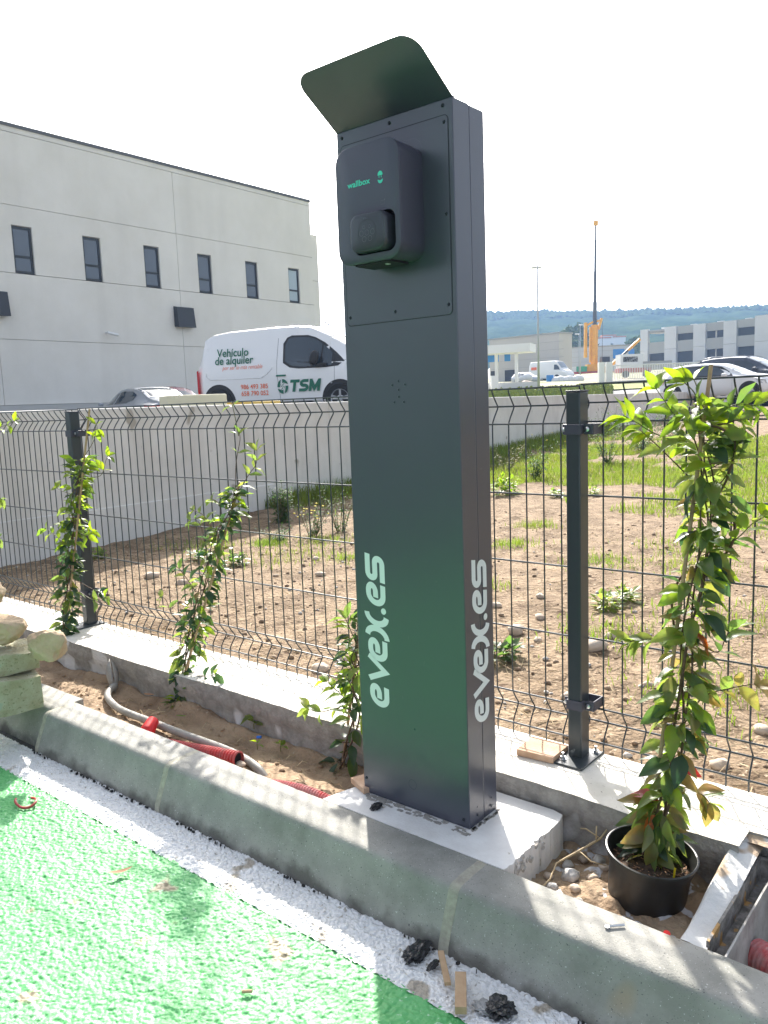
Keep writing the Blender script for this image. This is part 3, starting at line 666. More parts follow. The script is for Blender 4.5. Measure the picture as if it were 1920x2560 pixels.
# front plate with socket opening
sx0, sx1, sz0, sz1 = -.2145, -.092, 1.402, 1.492
def plate_ring(y, inner, n=8):
    return rrect(*inner, n)
mb = MB(); outer = rr(X0, X1, Z0-.001, Z1, .035); inner = rrect(sx0, sx1, sz0, sz1, .020, 8); n = len(outer)
oc = rr(X0+.0025, X1-.0025, Z0+.0015, Z1-.0025, .033)
for pts, y in ((outer, -.0905), (outer, -.0985), (oc, -.1005), (inner, -.1005), (inner, -.060)): mb.v += [(u, y, v) for u, v in pts]
for i in range(4): mb.f += [(i*n+k, i*n+(k+1) % n, (i+1)*n+(k+1) % n, (i+1)*n+k) for k in range(n)]
mb.build('front_plate', M_['blackplastic'], body, smooth='auto')
MB().prism(inner, lambda u, v, w: (u, w, v), -.0605, -.058).build('socket_recess', M_['blackdeep'], body)
mb = MB(); fx0_, fx1_, fz0_, fz1_ = -.2125, -.108, 1.408, 1.4885
def bulge(x0, x1, z0, z1, r, b, n=8):
    pts = rrect(x0, x1, z0, z1, r, n); cx, cz = (x0+x1)/2, (z0+z1)/2; hx, hz = (x1-x0)/2, (z1-z0)/2; out = []
    for u, v in pts:
        a, c = (u-cx)/hx, (v-cz)/hz; out.append((u + b*.5*a*(1-c*c), v + b*c*(1-a*a)))
    return out
loft(mb, [(bulge(fx0_, fx1_, fz0_, fz1_, .018, .004), -.064), (bulge(fx0_, fx1_, fz0_, fz1_, .018, .004), -.112), (bulge(fx0_+.002, fx1_-.002, fz0_+.002, fz1_-.002, .018, .004), -.117), (bulge(fx0_+.007, fx1_-.007, fz0_+.007, fz1_-.007, .017, .004), -.1195)])
flap = mb.build('socket_flap', M_['socket'], body, smooth='auto')
fcx, fcz = -.1595, 1.446
egg = [(fcx+.0265*math.cos(a), fcz+.0005+.0255*math.sin(a)+(.002 if math.sin(a) > .5 else 0)) for a in np.linspace(0, 2*PI, 41)[:-1]]
mb = MB(); ring2d(mb, egg, .0007, -.1199); mb.build('type_outline', M_['blackdeep'], flap, fixn=False)
for dx, dz, r in ((-.0085, .0125, .0034), (.0085, .0125, .0034), (-.0165, 0, .0058), (0, 0, .0058), (.0165, 0, .0058), (-.0085, -.0135, .0058), (.0085, -.0135, .0058)):
    mb = MB(); ring2d(mb, [(fcx+dx+r*math.cos(a), fcz+dz+r*math.sin(a)) for a in np.linspace(0, 2*PI, 25)[:-1]], .0006, -.1200); mb.build('pin_circle', M_['ring'], flap, fixn=False)
# bottom bracket and light
MB().box(-.225, -.12, -.088, -.02, Z0-.0045, Z0+.001).build('bottom_lip', M_['blackdeep'], body)
MB().box(-.150, -.142, -.07, -.06, Z0-.006, Z0-.0045).build('status_clip', M_['vinyl'], body)
# card icon
mb = MB(); ring2d(mb, [(-.1315, 1.5045), (-.1205, 1.5045), (-.1205, 1.5125), (-.1315, 1.5125)], .0006, -.1008)
mb.add([(-.1212, -.1009, 1.5118), (-.1186, -.1009, 1.5136), (-.1194, -.1009, 1.5156), (-.1214, -.1009, 1.5138)], [(0,1,2,3)]); mb.build('card_icon', M_['ring'], body, fixn=False)

def text_part(s, size, mtl, parent, M4, offset=0.0, shear=0.0, name='lettering', sx=1.0, extr=0.0, align='LEFT', spacing=1.0):
    cu = bpy.data.curves.new('txt', 'FONT'); cu.body = s; cu.size = size; cu.offset = offset; cu.shear = shear; cu.extrude = extr; cu.align_x = align
    cu.space_character = spacing; cu.resolution_u = 3; cu.fill_mode = 'FRONT' if extr == 0 else 'BOTH'
    to = bpy.data.objects.new('txt', cu); COL.objects.link(to); dg = bpy.context.evaluated_depsgraph_get(); dg.update()
    me = bpy.data.meshes.new_from_object(to.evaluated_get(dg)); bpy.data.objects.remove(to)
    me.transform(Matrix.Diagonal((sx, 1, 1, 1))); me.transform(M4)
    off = ORG[parent]; me.transform(Matrix.Translation((-off[0], -off[1], -off[2])))
    me.materials.clear(); me.materials.append(mtl); me.name = name
    o = bpy.data.objects.new(name, me); COL.objects.link(o); o.parent = parent; ORG[o] = off
    return o
def M_face_y(x, y, z): return Matrix(((1, 0, 0, x), (0, 0, -1, y), (0, 1, 0, z), (0, 0, 0, 1)))     # faces -y
text_part('wallbox', .0185, M_['teal'], body, M_face_y(-.2285, -.1009, 1.5565), offset=.0004, sx=1.16, spacing=1.0)
mb = MB(); cx = -.1305
mb.add([(cx+.0073*math.cos(a), -.1009, 1.5690+.0080*math.sin(a)) for a in np.linspace(0, PI, 13)], [tuple(range(13))])
mb.add([(cx-.0073, -.1009, 1.5690), (cx+.0073, -.1009, 1.5690), (cx+.0073, -.1009, 1.5676), (cx-.0073, -.1009, 1.5676)], [(0,1,2,3)])
for dx in (-.0032, .0032): mb.add([(cx+dx-.0009, -.1009, 1.5676), (cx+dx+.0009, -.1009, 1.5676), (cx+dx+.0009, -.1009, 1.5622), (cx+dx-.0009, -.1009, 1.5622)], [(0,1,2,3)])
bowl = [(cx-.0073, 1.5595)]+[(cx-.0073+.0146*t, 1.5595-.0028*math.sin(PI*t)) for t in (.25, .5, .75)]+[(cx+.0073, 1.5595)]+[(cx+.0073*math.cos(a), 1.5580-.0078*math.sin(a)) for a in np.linspace(0.05, PI-.05, 11)]
mb.add([(u, -.1009, v) for u, v in bowl], [tuple(range(len(bowl)))]); mb.build('plug_logo', M_['teal'], body, fixn=False)
text_part('TM', .0028, M_['ring'], body, M_face_y(cx+.0088, -.1009, 1.5675))
text_part('TYPE 2', .0042, M_['ring'], flap, M_face_y(fcx-.0095, -.1199, 1.4755), offset=-.00005)
# faint sticker outline left on the panel behind the charger
mb = MB(); ring2d(mb, rrect(-.272, -.085, 1.40, 1.662, .03), .0005, -.0016); mb.build('film_edge', M_['ring'], cp, fixn=False)

# ================================================================ POT, DEBRIS
def rock_mesh(mb, c, rx, ry, rz, seed=0, sub=2, rough=.25, flat=0):
    bm = bmesh.new(); bmesh.ops.create_icosphere(bm, subdivisions=sub, radius=1)
    vs = []
    for v in bm.verts:
        q = v.co.copy(); k = 1+rough*mnoise.noise(q*1.3+Vector((seed*3.1, seed, 0)))+rough*.5*mnoise.noise(q*3.1+Vector((seed, 5, seed)))+(rough*.22*abs(mnoise.noise(q*8+Vector((seed, 1, 2)))) if sub > 3 else 0)-(rough*.5*max(0, mnoise.cell(q*1.6+Vector((seed, 0, 0)))-.5) if sub > 3 else 0)*0
        q = q*k; m = max(abs(q.x), abs(q.y), abs(q.z)); q = q.lerp(q/max(m, 1e-3)*.9, flat)
        vs.append((c[0]+q.x*rx, c[1]+q.y*ry, c[2]+q.z*rz))
    fs = [tuple(v.index for v in f.verts) for f in bm.faces]; bm.free(); mb.add(vs, fs); return mb

PC = (.411, .096)
pot = empty('plant_pot', (PC[0], PC[1], -.066), 'round black plastic nursery pot dusted white, sunk in the rubble by the footing', 'pot', rot=tuple((Matrix.Rotation(rad(8), 3, Vector((math.sin(YAW), math.cos(YAW), 0))) @ Matrix.Rotation(rad(5), 3, 'X')).to_euler()))
mb = MB(); mb.lathe([(.0, .0), (.083, .0), (.085, .006), (.089, .090), (.0915, .092), (.0955, .094), (.097, .108), (.1005, .110), (.1005, .114), (.0975, .115), (.0955, .114), (.0925, .096), (.0885, .091), (.087, .06), (0, .06)], (0, 0, 0), 56)
mb.build('pot_wall', M_['pot'], pot, smooth='auto')
mb = MB(); n = 26; vs = [(0, 0, .088)]; fs = []
for j, r in enumerate((.03, .06, .0885)):
    for k in range(n): a = 2*PI*k/n; vs.append((r*math.cos(a), r*math.sin(a), .083-.010*j/2+.006*mnoise.noise(Vector((r*40*math.cos(a), r*40*math.sin(a), 3)))))
fs += [(0, 1+k, 1+(k+1) % n) for k in range(n)] + [(1+j*n+k, 1+(j+1)*n+k, 1+(j+1)*n+(k+1) % n, 1+j*n+(k+1) % n) for j in range(2) for k in range(n)]
mb.add(vs, fs); cpt = mb.build('compost', M_['compost'], pot, smooth=True)
mb = MB()
for i in range(130):
    a = random.random()*2*PI; r = .082*math.sqrt(random.random()); l = random.uniform(.003, .012)
    mb.obox((r*math.cos(a), r*math.sin(a), .086-.008*r/.09), (l*math.cos(a*3), l*math.sin(a*3), random.uniform(-.3, .3)*l), (-.002*math.sin(a*3), .002*math.cos(a*3), 0), (0, 0, .0012))
tag(mb.build('bark_chips', M_['dead'], pot), kind='stuff')
MB().box(.056, .060, -.012, -.010, .08, .104).build('plant_tag', M_['yellowbit'], pot)

# left rock pile
def facet(mb, r, seed, n=11):
    rr3 = random.Random(seed)
    pl_ = []
    for i in range(n):
        d = np.array([rr3.gauss(0, 1), rr3.gauss(0, 1), rr3.gauss(0, .8)]); d /= np.linalg.norm(d); pl_.append((d, rr3.uniform(.62, .86)))
    out = []
    for v in mb.v:
        q = np.array(v)/np.array(r)
        for d, k in pl_:
            e = q@d-k
            if e > 0: q = q-d*e*.92
        q = q*(1+.045*mnoise.noise(Vector((q*6).tolist()))+.025*mnoise.noise(Vector((q*17).tolist())))
        out.append(tuple(q*np.array(r)))
    mb.v = out
def big_rock(c, r, seed, mt, label, rotz=0, flat=.35, rough=.3):
    o = empty('rock', (c[0], c[1], c[2]-r[2]), label, 'rock', rz=0)
    mb = MB(); rock_mesh(mb, (0, 0, 0), *r, seed=seed, sub=5, rough=rough, flat=flat*.5); facet(mb, [a*1.12 for a in r], seed)
    cz, sz = math.cos(rotz), math.sin(rotz)
    mb.v = [(c[0]+x*cz-y*sz, c[1]+x*sz+y*cz, c[2]+z) for x, y, z in mb.v]
    mb.build('stone_body', mt, o, smooth=True)
def slab_block(name, c, sx, sy, sz, rotz, tilt, mt, label, rough=.004):
    o = empty(name, (c[0], c[1], c[2]-sz/2), label, 'concrete slab')
    bm = bmesh.new(); bmesh.ops.create_cube(bm, size=1); bmesh.ops.subdivide_edges(bm, edges=bm.edges, cuts=9, use_grid_fill=True)
    R = Matrix.Rotation(rotz, 3, 'Z') @ Matrix.Rotation(tilt, 3, 'X')
    vs = []
    for v in bm.verts:
        q = Vector((v.co.x*sx, v.co.y*sy, v.co.z*sz)); k = mnoise.noise(q*12+Vector((c[0], 0, 0)))
        edge = sum(abs(abs(a)-.5) < 1e-4 for a in v.co)
        q *= (1 - (.012+.03*max(0, k))*(edge >= 2)); q += Vector((k, mnoise.noise(q*11+Vector((5, 5, 5))), k))*rough*2.2
        q = R @ q; vs.append((c[0]+q.x, c[1]+q.y, c[2]+q.z))
    fs = [tuple(v.index for v in f.verts) for f in bm.faces]; bm.free()
    mb = MB(); mb.add(vs, fs); mb.build('slab_body', mt, o, smooth='auto')
slab_block('concrete_block', (-1.900, -.362, .0635), .42, .22, .125, rad(72.5), 0, M_['lichen_conc'], 'mossy thick concrete block resting on the left end of the kerb')
slab_block('concrete_block', (-1.945, -.335, .165), .40, .23, .070, rad(76), rad(-2), M_['lichen_conc'], 'thin greenish slab lying between the mossy block and the sandstones')
_c = atY(122, 1612, -.165); big_rock(tuple(_c), (.070, .062, .058), 3, M_['sandstone'], 'wide sandstone overhanging the right end of the stone pile', rotz=rad(50), flat=.55, rough=.4)
_c = atY(12, 1574, -.22); big_rock(tuple(_c), (.085, .075, .062), 8, M_['sandstone'], 'large tan sandstone in the middle of the stone pile', rotz=rad(30), flat=.5, rough=.4)
_c = atY(-22, 1484, -.24); big_rock(tuple(_c), (.055, .05, .040), 12, M_['sandstone'], 'small sandstone on top of the pile, cut by the left photo edge', flat=.5, rough=.4)
_c = atY(60, 1625, -.12); big_rock(tuple(_c), (.08, .06, .035), 15, M_['sandstone'], 'flat crumbling stone wedged between the two bigger sandstones', flat=.4, rough=.4)
# grey pipe
pts2 = [(-1.845, .160, -.046), (-1.795, .098, -.046), (-1.712, .054, -.046), (-1.574, .020, -.044), (-1.386, .020, -.046), (-1.185, .022, -.048), (-.95, .026, -.050), (-.80, .002, -.052), (-.74, -.008, -.085)]
def smoothpath(P, n=6):
    P = [np.array(p, float) for p in P]; out = []
    for i in range(len(P)-1):
        a, b, c, d = P[max(i-1, 0)], P[i], P[i+1], P[min(i+2, len(P)-1)]
        for k in range(n):
            t = k/n; out.append(.5*((2*b)+(-a+c)*t+(2*a-5*b+4*c-d)*t*t+(-a+3*b-3*c+d)*t**3))
    out.append(P[-1]); return out
gp = empty('grey_pipe', (-1.4, .08, -.06), 'bent grey plastic pipe with a split torn end lying on the soil bed', 'pipe')
MB().tube(smoothpath(pts2), .0135, 12).build('pipe_body', M_['pvc'], gp, smooth=True)
mb = MB()   # split bell end
base = np.array([-1.862, .168, -.040]); d = np.array([-1.915, .192, .016])-base; d /= np.linalg.norm(d); a = np.cross(d, [0, 0, 1.]); a /= np.linalg.norm(a); b = np.cross(a, d)
for s in (-1, 1):
    V = []; Fc = []
    for i in range(7):
        t = i/6; r = .016+.010*math.sin(PI*min(1, t*1.1)*.9); ln = .115*t
        for k in range(6):
            w = (k/5)*1.25*(1-t**2.2)+.12; th = s*w + PI/2
            V.append(base+d*(ln-.01)+r*(math.cos(th)*a*(1)+math.sin(th)*b)+a*s*(-.0)*t)
    for i in range(6):
        for k in range(5): Fc.append((i*6+k, i*6+k+1, (i+1)*6+k+1, (i+1)*6+k))
    mb.add(V, Fc)
sp = mb.build('split_end', M_['pvc'], gp, smooth=True, fixn=False)
sm = sp.modifiers.new('solid', 'SOLIDIFY'); sm.thickness = .003
MB().tube([base-d*.006, np.array([-1.835, .135, -.062])], .0172, 14, cap=False).build('pipe_socket', M_['pvc'], gp, smooth=True)

def corrugated(mb, path, r, pitch, amp, n=16):
    P = smoothpath(path, 30); L = [0]
    for i in range(1, len(P)): L.append(L[-1]+np.linalg.norm(P[i]-P[i-1]))
    m = int(L[-1]/pitch*4); q = []; rs = []
    for i in range(m+1):
        s = L[-1]*i/m; j = min(np.searchsorted(L, s), len(P)-1); j = max(j, 1); t = (s-L[j-1])/(L[j]-L[j-1]+1e-9)
        q.append(P[j-1]*(1-t)+P[j]*t); rs.append(r+(amp if (i % 4) in (1, 2) else 0))
    mb.tube(q, rs, n, cap=False); return mb
rc = empty('red_conduit', (-.97, -.01, -.07), 'fat red corrugated conduit with open end behind the kerb', 'conduit')
corrugated(MB(), [(-1.19, -.062, -.058), (-1.0, -.045, -.040), (-.85, -.024, -.030)], .0215, .0115, .0050, 20).build('conduit_wall', M_['red'], rc)
MB().tube([(-.866, -.0262, -.031), (-.861, -.0255, -.031)], .0212, 16).build('dark_inside', M_['blackdeep'], rc)
rock_mesh(MB(), (-.846, -.024, -.044), .02, .016, .010, seed=4).build('soil_plug', M_['stone'], rc, smooth=True)
rc2 = empty('red_conduit', (-1.32, -.02, -.06), 'short bright red smooth pipe end poking up behind the kerb', 'conduit')
MB().tube([(-1.30, -.075, -.10), (-1.315, -.04, -.035), (-1.335, -.005, -.022)], [.026, .026, .021], 16).build('pipe_end', M_['redcap'], rc2, smooth='auto')
rc3 = empty('red_conduit', (-.55, -.06, -.05), 'dusty half buried red corrugated conduit next to the white footing', 'conduit')
corrugated(MB(), [(-.74, -.10, -.050), (-.62, -.078, -.030), (-.52, -.06, -.026), (-.43, -.045, -.040)], .015, .0085, .0035, 14).build('conduit_wall', M_['pinkold'], rc3)
# conduit in the chamber with cables
rc4 = empty('red_conduit', (.70, .02, -.2), 'red conduit end holding electric cables inside the open chamber', 'conduit')
corrugated(MB(), [(.648, .080, -.098), (.70, .055, -.096), (.78, .02, -.12)], .032, .010, .003, 22).build('conduit_wall', M_['pinkold'], rc4, smooth='auto')
for k, (c, dy, dz) in enumerate((((.05, .5, .08), .012, .022), ((.6, .6, .03), .006, .010), ((.01, .08, .10), -.004, -.004), ((.5, .5, .5), -.01, -.016), ((.08, .01, .012), -.002, -.028))):
    cm = mat('cable_sheath', c, .4); cm.name = 'cable_sheath'
    MB().tube([(.655, .077+dy*.7, -.098+dz*.75), (.70, .055+dy*.7, -.094+dz*.75), (.80, .02+dy, -.115+dz), (1.0, -.02+dy, -.22+dz)], .0058, 8).build('cable', cm, rc4, smooth=True)

# loose wood
def wood_piece(name, c, ax, ay, az, mt, label, cat):
    o = empty(name, c, label, cat); MB().obox(c, ax, ay, az).build('wood_body', mt, o, bevel=.0012); return o
B0 = np.array([.055, .352, .056]); 
o = empty('wood_board', (-.0, .39, .054), 'square reddish board lying on the plinth beside the right fence post', 'board')
P = [(-.062, .334), (.048, .343), (.046, .440), (-.070, .437)]
mb = MB(); mb.add([(x, y, .0555) for x, y in P]+[(x, y, .0745) for x, y in P], [(3,2,1,0),(4,5,6,7)]+[(i, (i+1) % 4, (i+1) % 4+4, i+4) for i in range(4)]); mb.build('wood_body', M_['wood'], o, bevel=.0015)
wood_piece('wood_board', (-.365, .022, .010), (.075, -.030, 0), (.018, .045, 0), (0, .0, .016), M_['wood'], 'small wood wedge at the left foot of the charging pillar', 'board')
wood_piece('wood_stick', (.139, -.313, -.119), (.068, -.070, .0), (.010, .0085, 0), (0, 0, .009), M_['mdf'], 'narrow wooden stick lying on the white line', 'wood offcut')
wood_piece('wood_stick', (.211, -.357, -.114), (.056, -.082, .0), (.019, .013, 0), (0, 0, .017), M_['mdf'], 'thicker wooden block at the edge of the green paint', 'wood offcut')

def crumple(c, rx, ry, rz, seed, name, label, cat, mt):
    bm = bmesh.new(); bmesh.ops.create_icosphere(bm, subdivisions=4, radius=1); vs = []
    for v in bm.verts:
        q = v.co; k = 1+.25*abs(mnoise.noise(q*11+Vector((seed, 2, 0))))+.55*mnoise.noise(q*2.2+Vector((seed, 0, 0)))+.45*abs(mnoise.noise(q*5+Vector((0, seed, 0))))
        vs.append((c[0]+q.x*rx*k, c[1]+q.y*ry*k, c[2]+q.z*rz*k))
    fs = [tuple(v.index for v in f.verts) for f in bm.faces]; bm.free()
    o = link(name, np.array(vs), fs, mt); tag(o, label, cat); return o
crumple((.062, -.303, -.122), .017, .033, .010, 1, 'plastic_scrap', 'crumpled black plastic film at the foot of the kerb', 'plastic scrap', M_['blackbag'])
crumple((.290, -.338, -.120), .022, .024, .010, 5, 'plastic_scrap', 'round black plastic lump at the bottom edge of the photo', 'plastic scrap', M_['blackbag'])
crumple((.262, -.352, -.124), .018, .014, .005, 9, 'plastic_scrap', 'dirty clear tape stuck beside the round black lump', 'plastic scrap', M_['clearfilm'])
crumple((.112, -.317, -.124), .007, .017, .003, 3, 'plastic_scrap', 'thin black strip beside the narrow wooden stick', 'plastic scrap', M_['blackbag'])
crumple((-.262, -.052, .006), .010, .014, .006, 7, 'plastic_scrap', 'small black scrap on the footing in front of the pillar', 'plastic scrap', M_['blackbag'])
rr_ = MB(); 
rp = [(-1.335+.042*math.cos(a), -.478+.026*math.sin(a), -.124+.004*math.sin(a*2)) for a in np.linspace(-2.6, 1.9, 22)]
rr_.tube(rp, .0042, 6); o = rr_.build('conduit_ring', M_['red'], smooth=True); tag(o, 'open red plastic ring lying on the green paint', 'plastic ring')
# leaves, butt, screw on the ground
def loose_leaf(c, ang, L, w, mt, label, name='dead_leaf', cat='leaf', curl=.25, tilt=0):
    V = []; 
    for i in range(7):
        t = i/6; ww = w*math.sin(PI*min(1, t*.95+.04))**.8
        for s in (-1, 0, 1):
            x = (t-.5)*L; y = s*ww/2; z = curl*L*((t-.5)**2)+abs(s)*ww*.15+tilt*x
            V.append((c[0]+x*math.cos(ang)-y*math.sin(ang), c[1]+x*math.sin(ang)+y*math.cos(ang), c[2]+z))
    Fc = [(i*3+k, i*3+k+1, i*3+k+4, i*3+k+3) for i in range(6) for k in range(2)]
    o = link(name, np.array(V), Fc, mt, smooth=True, fixn=False); tag(o, label, cat); return o
loose_leaf((-.745, -.52, -.122), 1.1, .062, .016, M_['dead'], 'brown dead leaf lying on the green paint', curl=.5)
loose_leaf((.470, .262, .050), .5, .035, .012, M_['leaf_new'], 'fallen green leaf on mortar at the frame corner', curl=.2, tilt=.2)
loose_leaf((-1.36, .13, -.055), .4, .045, .014, M_['leaf_new'], 'pale leaf fallen on soil beside the middle vine', curl=.2)
loose_leaf((-1.62, .17, -.04), .3, .05, .02, M_['dead'], 'curled dry leaf near the torn pipe end', curl=.3)
o = MB().tube([(-.158, -.612, -.126), (-.140, -.600, -.124)], .0035, 8).build('cigarette_butt', M_['mdf'], smooth='auto'); tag(o, 'tan cigarette butt on the green paint near the bottom', 'cigarette butt')
sc = MB(); sc.tube([(.432, -.150, .006), (.455, -.128, .006)], .0025, 8); sc.lathe([(0, .002), (.006, .002), (.006, .006), (0, .006)], (.430, -.152, 0), 6); o = sc.build('bolt', M_['zinc'], smooth='auto'); tag(o, 'small zinc bolt lying on the sunlit kerb top', 'bolt')
o = MB().tube([(-1.0, .18, -.066), (-.985, .186, -.064)], .005, 6).build('plastic_plug', M_['bluebit']); tag(o, 'tiny blue plastic plug on the soil bed', 'plastic plug')
o = MB().tube([(.522, -.088, -.025), (.528, -.092, -.002)], .007, 10).build('plastic_plug', M_['redcap'], smooth='auto'); tag(o, 'tiny red plastic plug behind the kerb near the chamber', 'plastic plug')
# rubble and twigs in the hole
spots = [(.20, .13, .016, 'w'), (.215, .185, .014, 's'), (.245, .20, .012, 's'), (.26, .175, .018, 'w'), (.235, .075, .022, 'w'), (.285, .09, .013, 's'), (.19, .05, .012, 's'), (.225, .0, .014, 'w'), (.26, -.03, .013, 'w'), (.30, -.02, .018, 'w'), (.29, .14, .012, 's'), (.32, -.055, .012, 'w'), (.21, .105, .009, 's'), (.27, .03, .012, 's')]
for i, (x, y, r, k) in enumerate(spots):
    kin = sorted(q[0]+q[1]*1e-3 for q in spots if q[3] == k); rk = ['leftmost', 'second', 'third', 'fourth', 'fifth', 'sixth', 'rightmost'][kin.index(x+y*1e-3)]
    o = MB(); rock_mesh(o, (0, 0, 0), r, r*random.uniform(.7, 1), r*.7, seed=i+20, sub=2, rough=.5)
    zz = float(hole_z(np.array([x]), np.array([y]))[0]) + r*.35; o.v = [(x+a, y+b, zz+c) for a, b, c in o.v]
    ob = o.build('rubble_stone', M_['stone_w' if k == 'w' else 'stone'], smooth=True)
    tag(ob, ('whitish mortar lump between footing and pot, %s of the seven from left' if k == 'w' else 'brown pebble between footing and pot, %s of the seven from left') % rk, 'stone', 'rubble in the hole by the pot' if k == 'w' else 'pebbles in the hole by the pot')
tw = MB(); tw.tube([(.205, -.06, -.07), (.215, .01, -.055), (.20, .07, -.05), (.235, .12, -.03), (.26, .185, -.02), (.27, .20, .0)], [.0018, .002, .0025, .003, .003, .002], 6)
tw.tube([(.235, .12, -.03), (.27, .11, -.04), (.30, .13, -.05)], .0015, 5); tw.tube([(.26, .185, -.02), (.22, .19, -.01), (.20, .2, -.02)], .0018, 5); tw.tube([(.255, .17, -.022), (.25, .185, .01)], .0022, 5)
o = tw.build('dry_twig', M_['straw'], smooth=True); tag(o, 'dry forked twig in the hole left of the pot', 'twig')

# ================================================================ VINES
def leaf_mesh(name, mt, w, curl, fold):
    V = []; n = 7
    for i in range(n):
        t = i/(n-1); ww = w*(math.sin(PI*t**.85)**.9 if 0 < t < 1 else .02)
        for s in (-1, -.5, 0, .5, 1):
            V.append((t, s*ww/2, -curl*t*t + fold*abs(s)*ww - .03*math.sin(t*9)*abs(s)))
    m = 5
    Fc = [(i*m+k, i*m+k+1, (i+1)*m+k+1, (i+1)*m+k) for i in range(n-1) for k in range(m-1)]
    me = bpy.data.meshes.new(name); me.from_pydata(V, [], Fc); me.materials.append(mt); me.polygons.foreach_set('use_smooth', [True]*len(Fc)); return me
LM = {k: [leaf_mesh('leaf', M_[mm], w, c, f) for w, c, f in ((.46, .18, .16), (.52, .30, .20), (.38, .10, .15), (.48, .45, .18))] for k, mm in (('g', 'leaf'), ('d', 'leaf_dark'), ('n', 'leaf_new'), ('o', 'leaf_old'), ('r', 'leaf_red'))}
def put_leaf(parent, p, d, L, kind='g', roll=None):
    me = random.choice(LM[kind]); o = bpy.data.objects.new('leaf', me); COL.objects.link(o); o.parent = parent
    x = Vector(tuple(float(c) for c in d)).normalized(); up = Vector((random.gauss(0, .55), random.gauss(-.25, .55), 1)) if roll is None else Vector(roll)
    y = up.cross(x); y = y.normalized() if y.length > 1e-3 else Vector((0, 1, 0)); z = x.cross(y)
    R = Matrix((x, y, z)).transposed().to_4x4(); pos = Vector(tuple(float(c) for c in (np.array(p)-ORG[parent])))
    o.matrix_local = Matrix.Translation(pos) @ R @ Matrix.Diagonal((L, L, L, 1)); return o
def pick(mix):
    r = random.random(); s = 0
    for k, w in mix:
        s += w
        if r < s: return k
    return mix[-1][0]
def vine(name, label, base, path, nleaf, width, mix, L, cane=None, shoots=(), stems=3, kindfn=None, thick=1.0):
    root = empty(name, base, label, 'climbing plant', 'star jasmine vines tied to canes along the fence')
    P = smoothpath(path, 8); m = len(P)
    if cane: MB().tube([cane[0], cane[1]], .0048, 8).build('cane', M_['cane'], root, smooth='auto')
    for s in range(stems):
        ph = s*2.1; q = []
        for i, p in enumerate(P):
            t = i/(m-1); r = .012*thick*(1-.3*t); q.append(p+np.array([math.cos(ph+t*11)*r, math.sin(ph+t*11)*r, 0])+np.array([mnoise.noise(Vector((t*6, s, 0))), mnoise.noise(Vector((t*6, s, 9))), 0])*.02*t)
        MB().tube(q, [(.0034*thick)*(1-.6*i/m) for i in range(m)], 6).build('stem', M_['stem'], root, smooth=True)
    for i in range(nleaf):
        t = (i+random.random())/nleaf; f = t*(m-1); j = int(min(f, m-2)); p = P[j]*(1-(f-j))+P[j+1]*(f-j)
        w = width(t); a = random.random()*2*PI; r = w*random.random()**.6
        off = np.array([math.cos(a)*r, math.sin(a)*r*.8, random.uniform(-.01, .02)])
        dz = random.uniform(-1.0, .45) if t < .8 else random.uniform(-.5, .7)
        d = np.array([math.cos(a+random.gauss(0, .6)), math.sin(a+random.gauss(0, .6)), dz])
        put_leaf(root, p+off*.65, d, L*random.uniform(.70, 1.25), (kindfn(t) if kindfn else pick(mix)))
        if r > .02 and i % 3 == 0: MB().tube([p, p+off*.65], .0011, 4).build('twig', M_['stem'], root)
    for pts, nl, k in shoots:
        Q = smoothpath(pts, 6); MB().tube(Q, [.0019*(1-.5*i/len(Q)) for i in range(len(Q))], 5).build('shoot', M_['stem'] if k != 'n' else M_['shoot'], root, smooth=True)
        for i in range(nl):
            f = (.25+.75*(i+.6)/nl)*(len(Q)-1); j = int(min(f, len(Q)-2)); p = Q[j]*(1-(f-j))+Q[j+1]*(f-j); tg = Q[j+1]-Q[j]; tg /= np.linalg.norm(tg)+1e-9
            for s in ((-1, 1) if i < nl-1 else (-1, 1, 0)):
                sd = np.cross(tg, FW); sd = sd/(np.linalg.norm(sd)+1e-9)
                put_leaf(root, p, tg*.7+sd*s*random.uniform(.5, 1.0)+np.array([0, 0, random.uniform(-.5, .2)]), L*random.uniform(.7, 1.1), k if random.random() < .8 else 'g')
    return root
A = lambda u, v, y: atY(u, v, y)
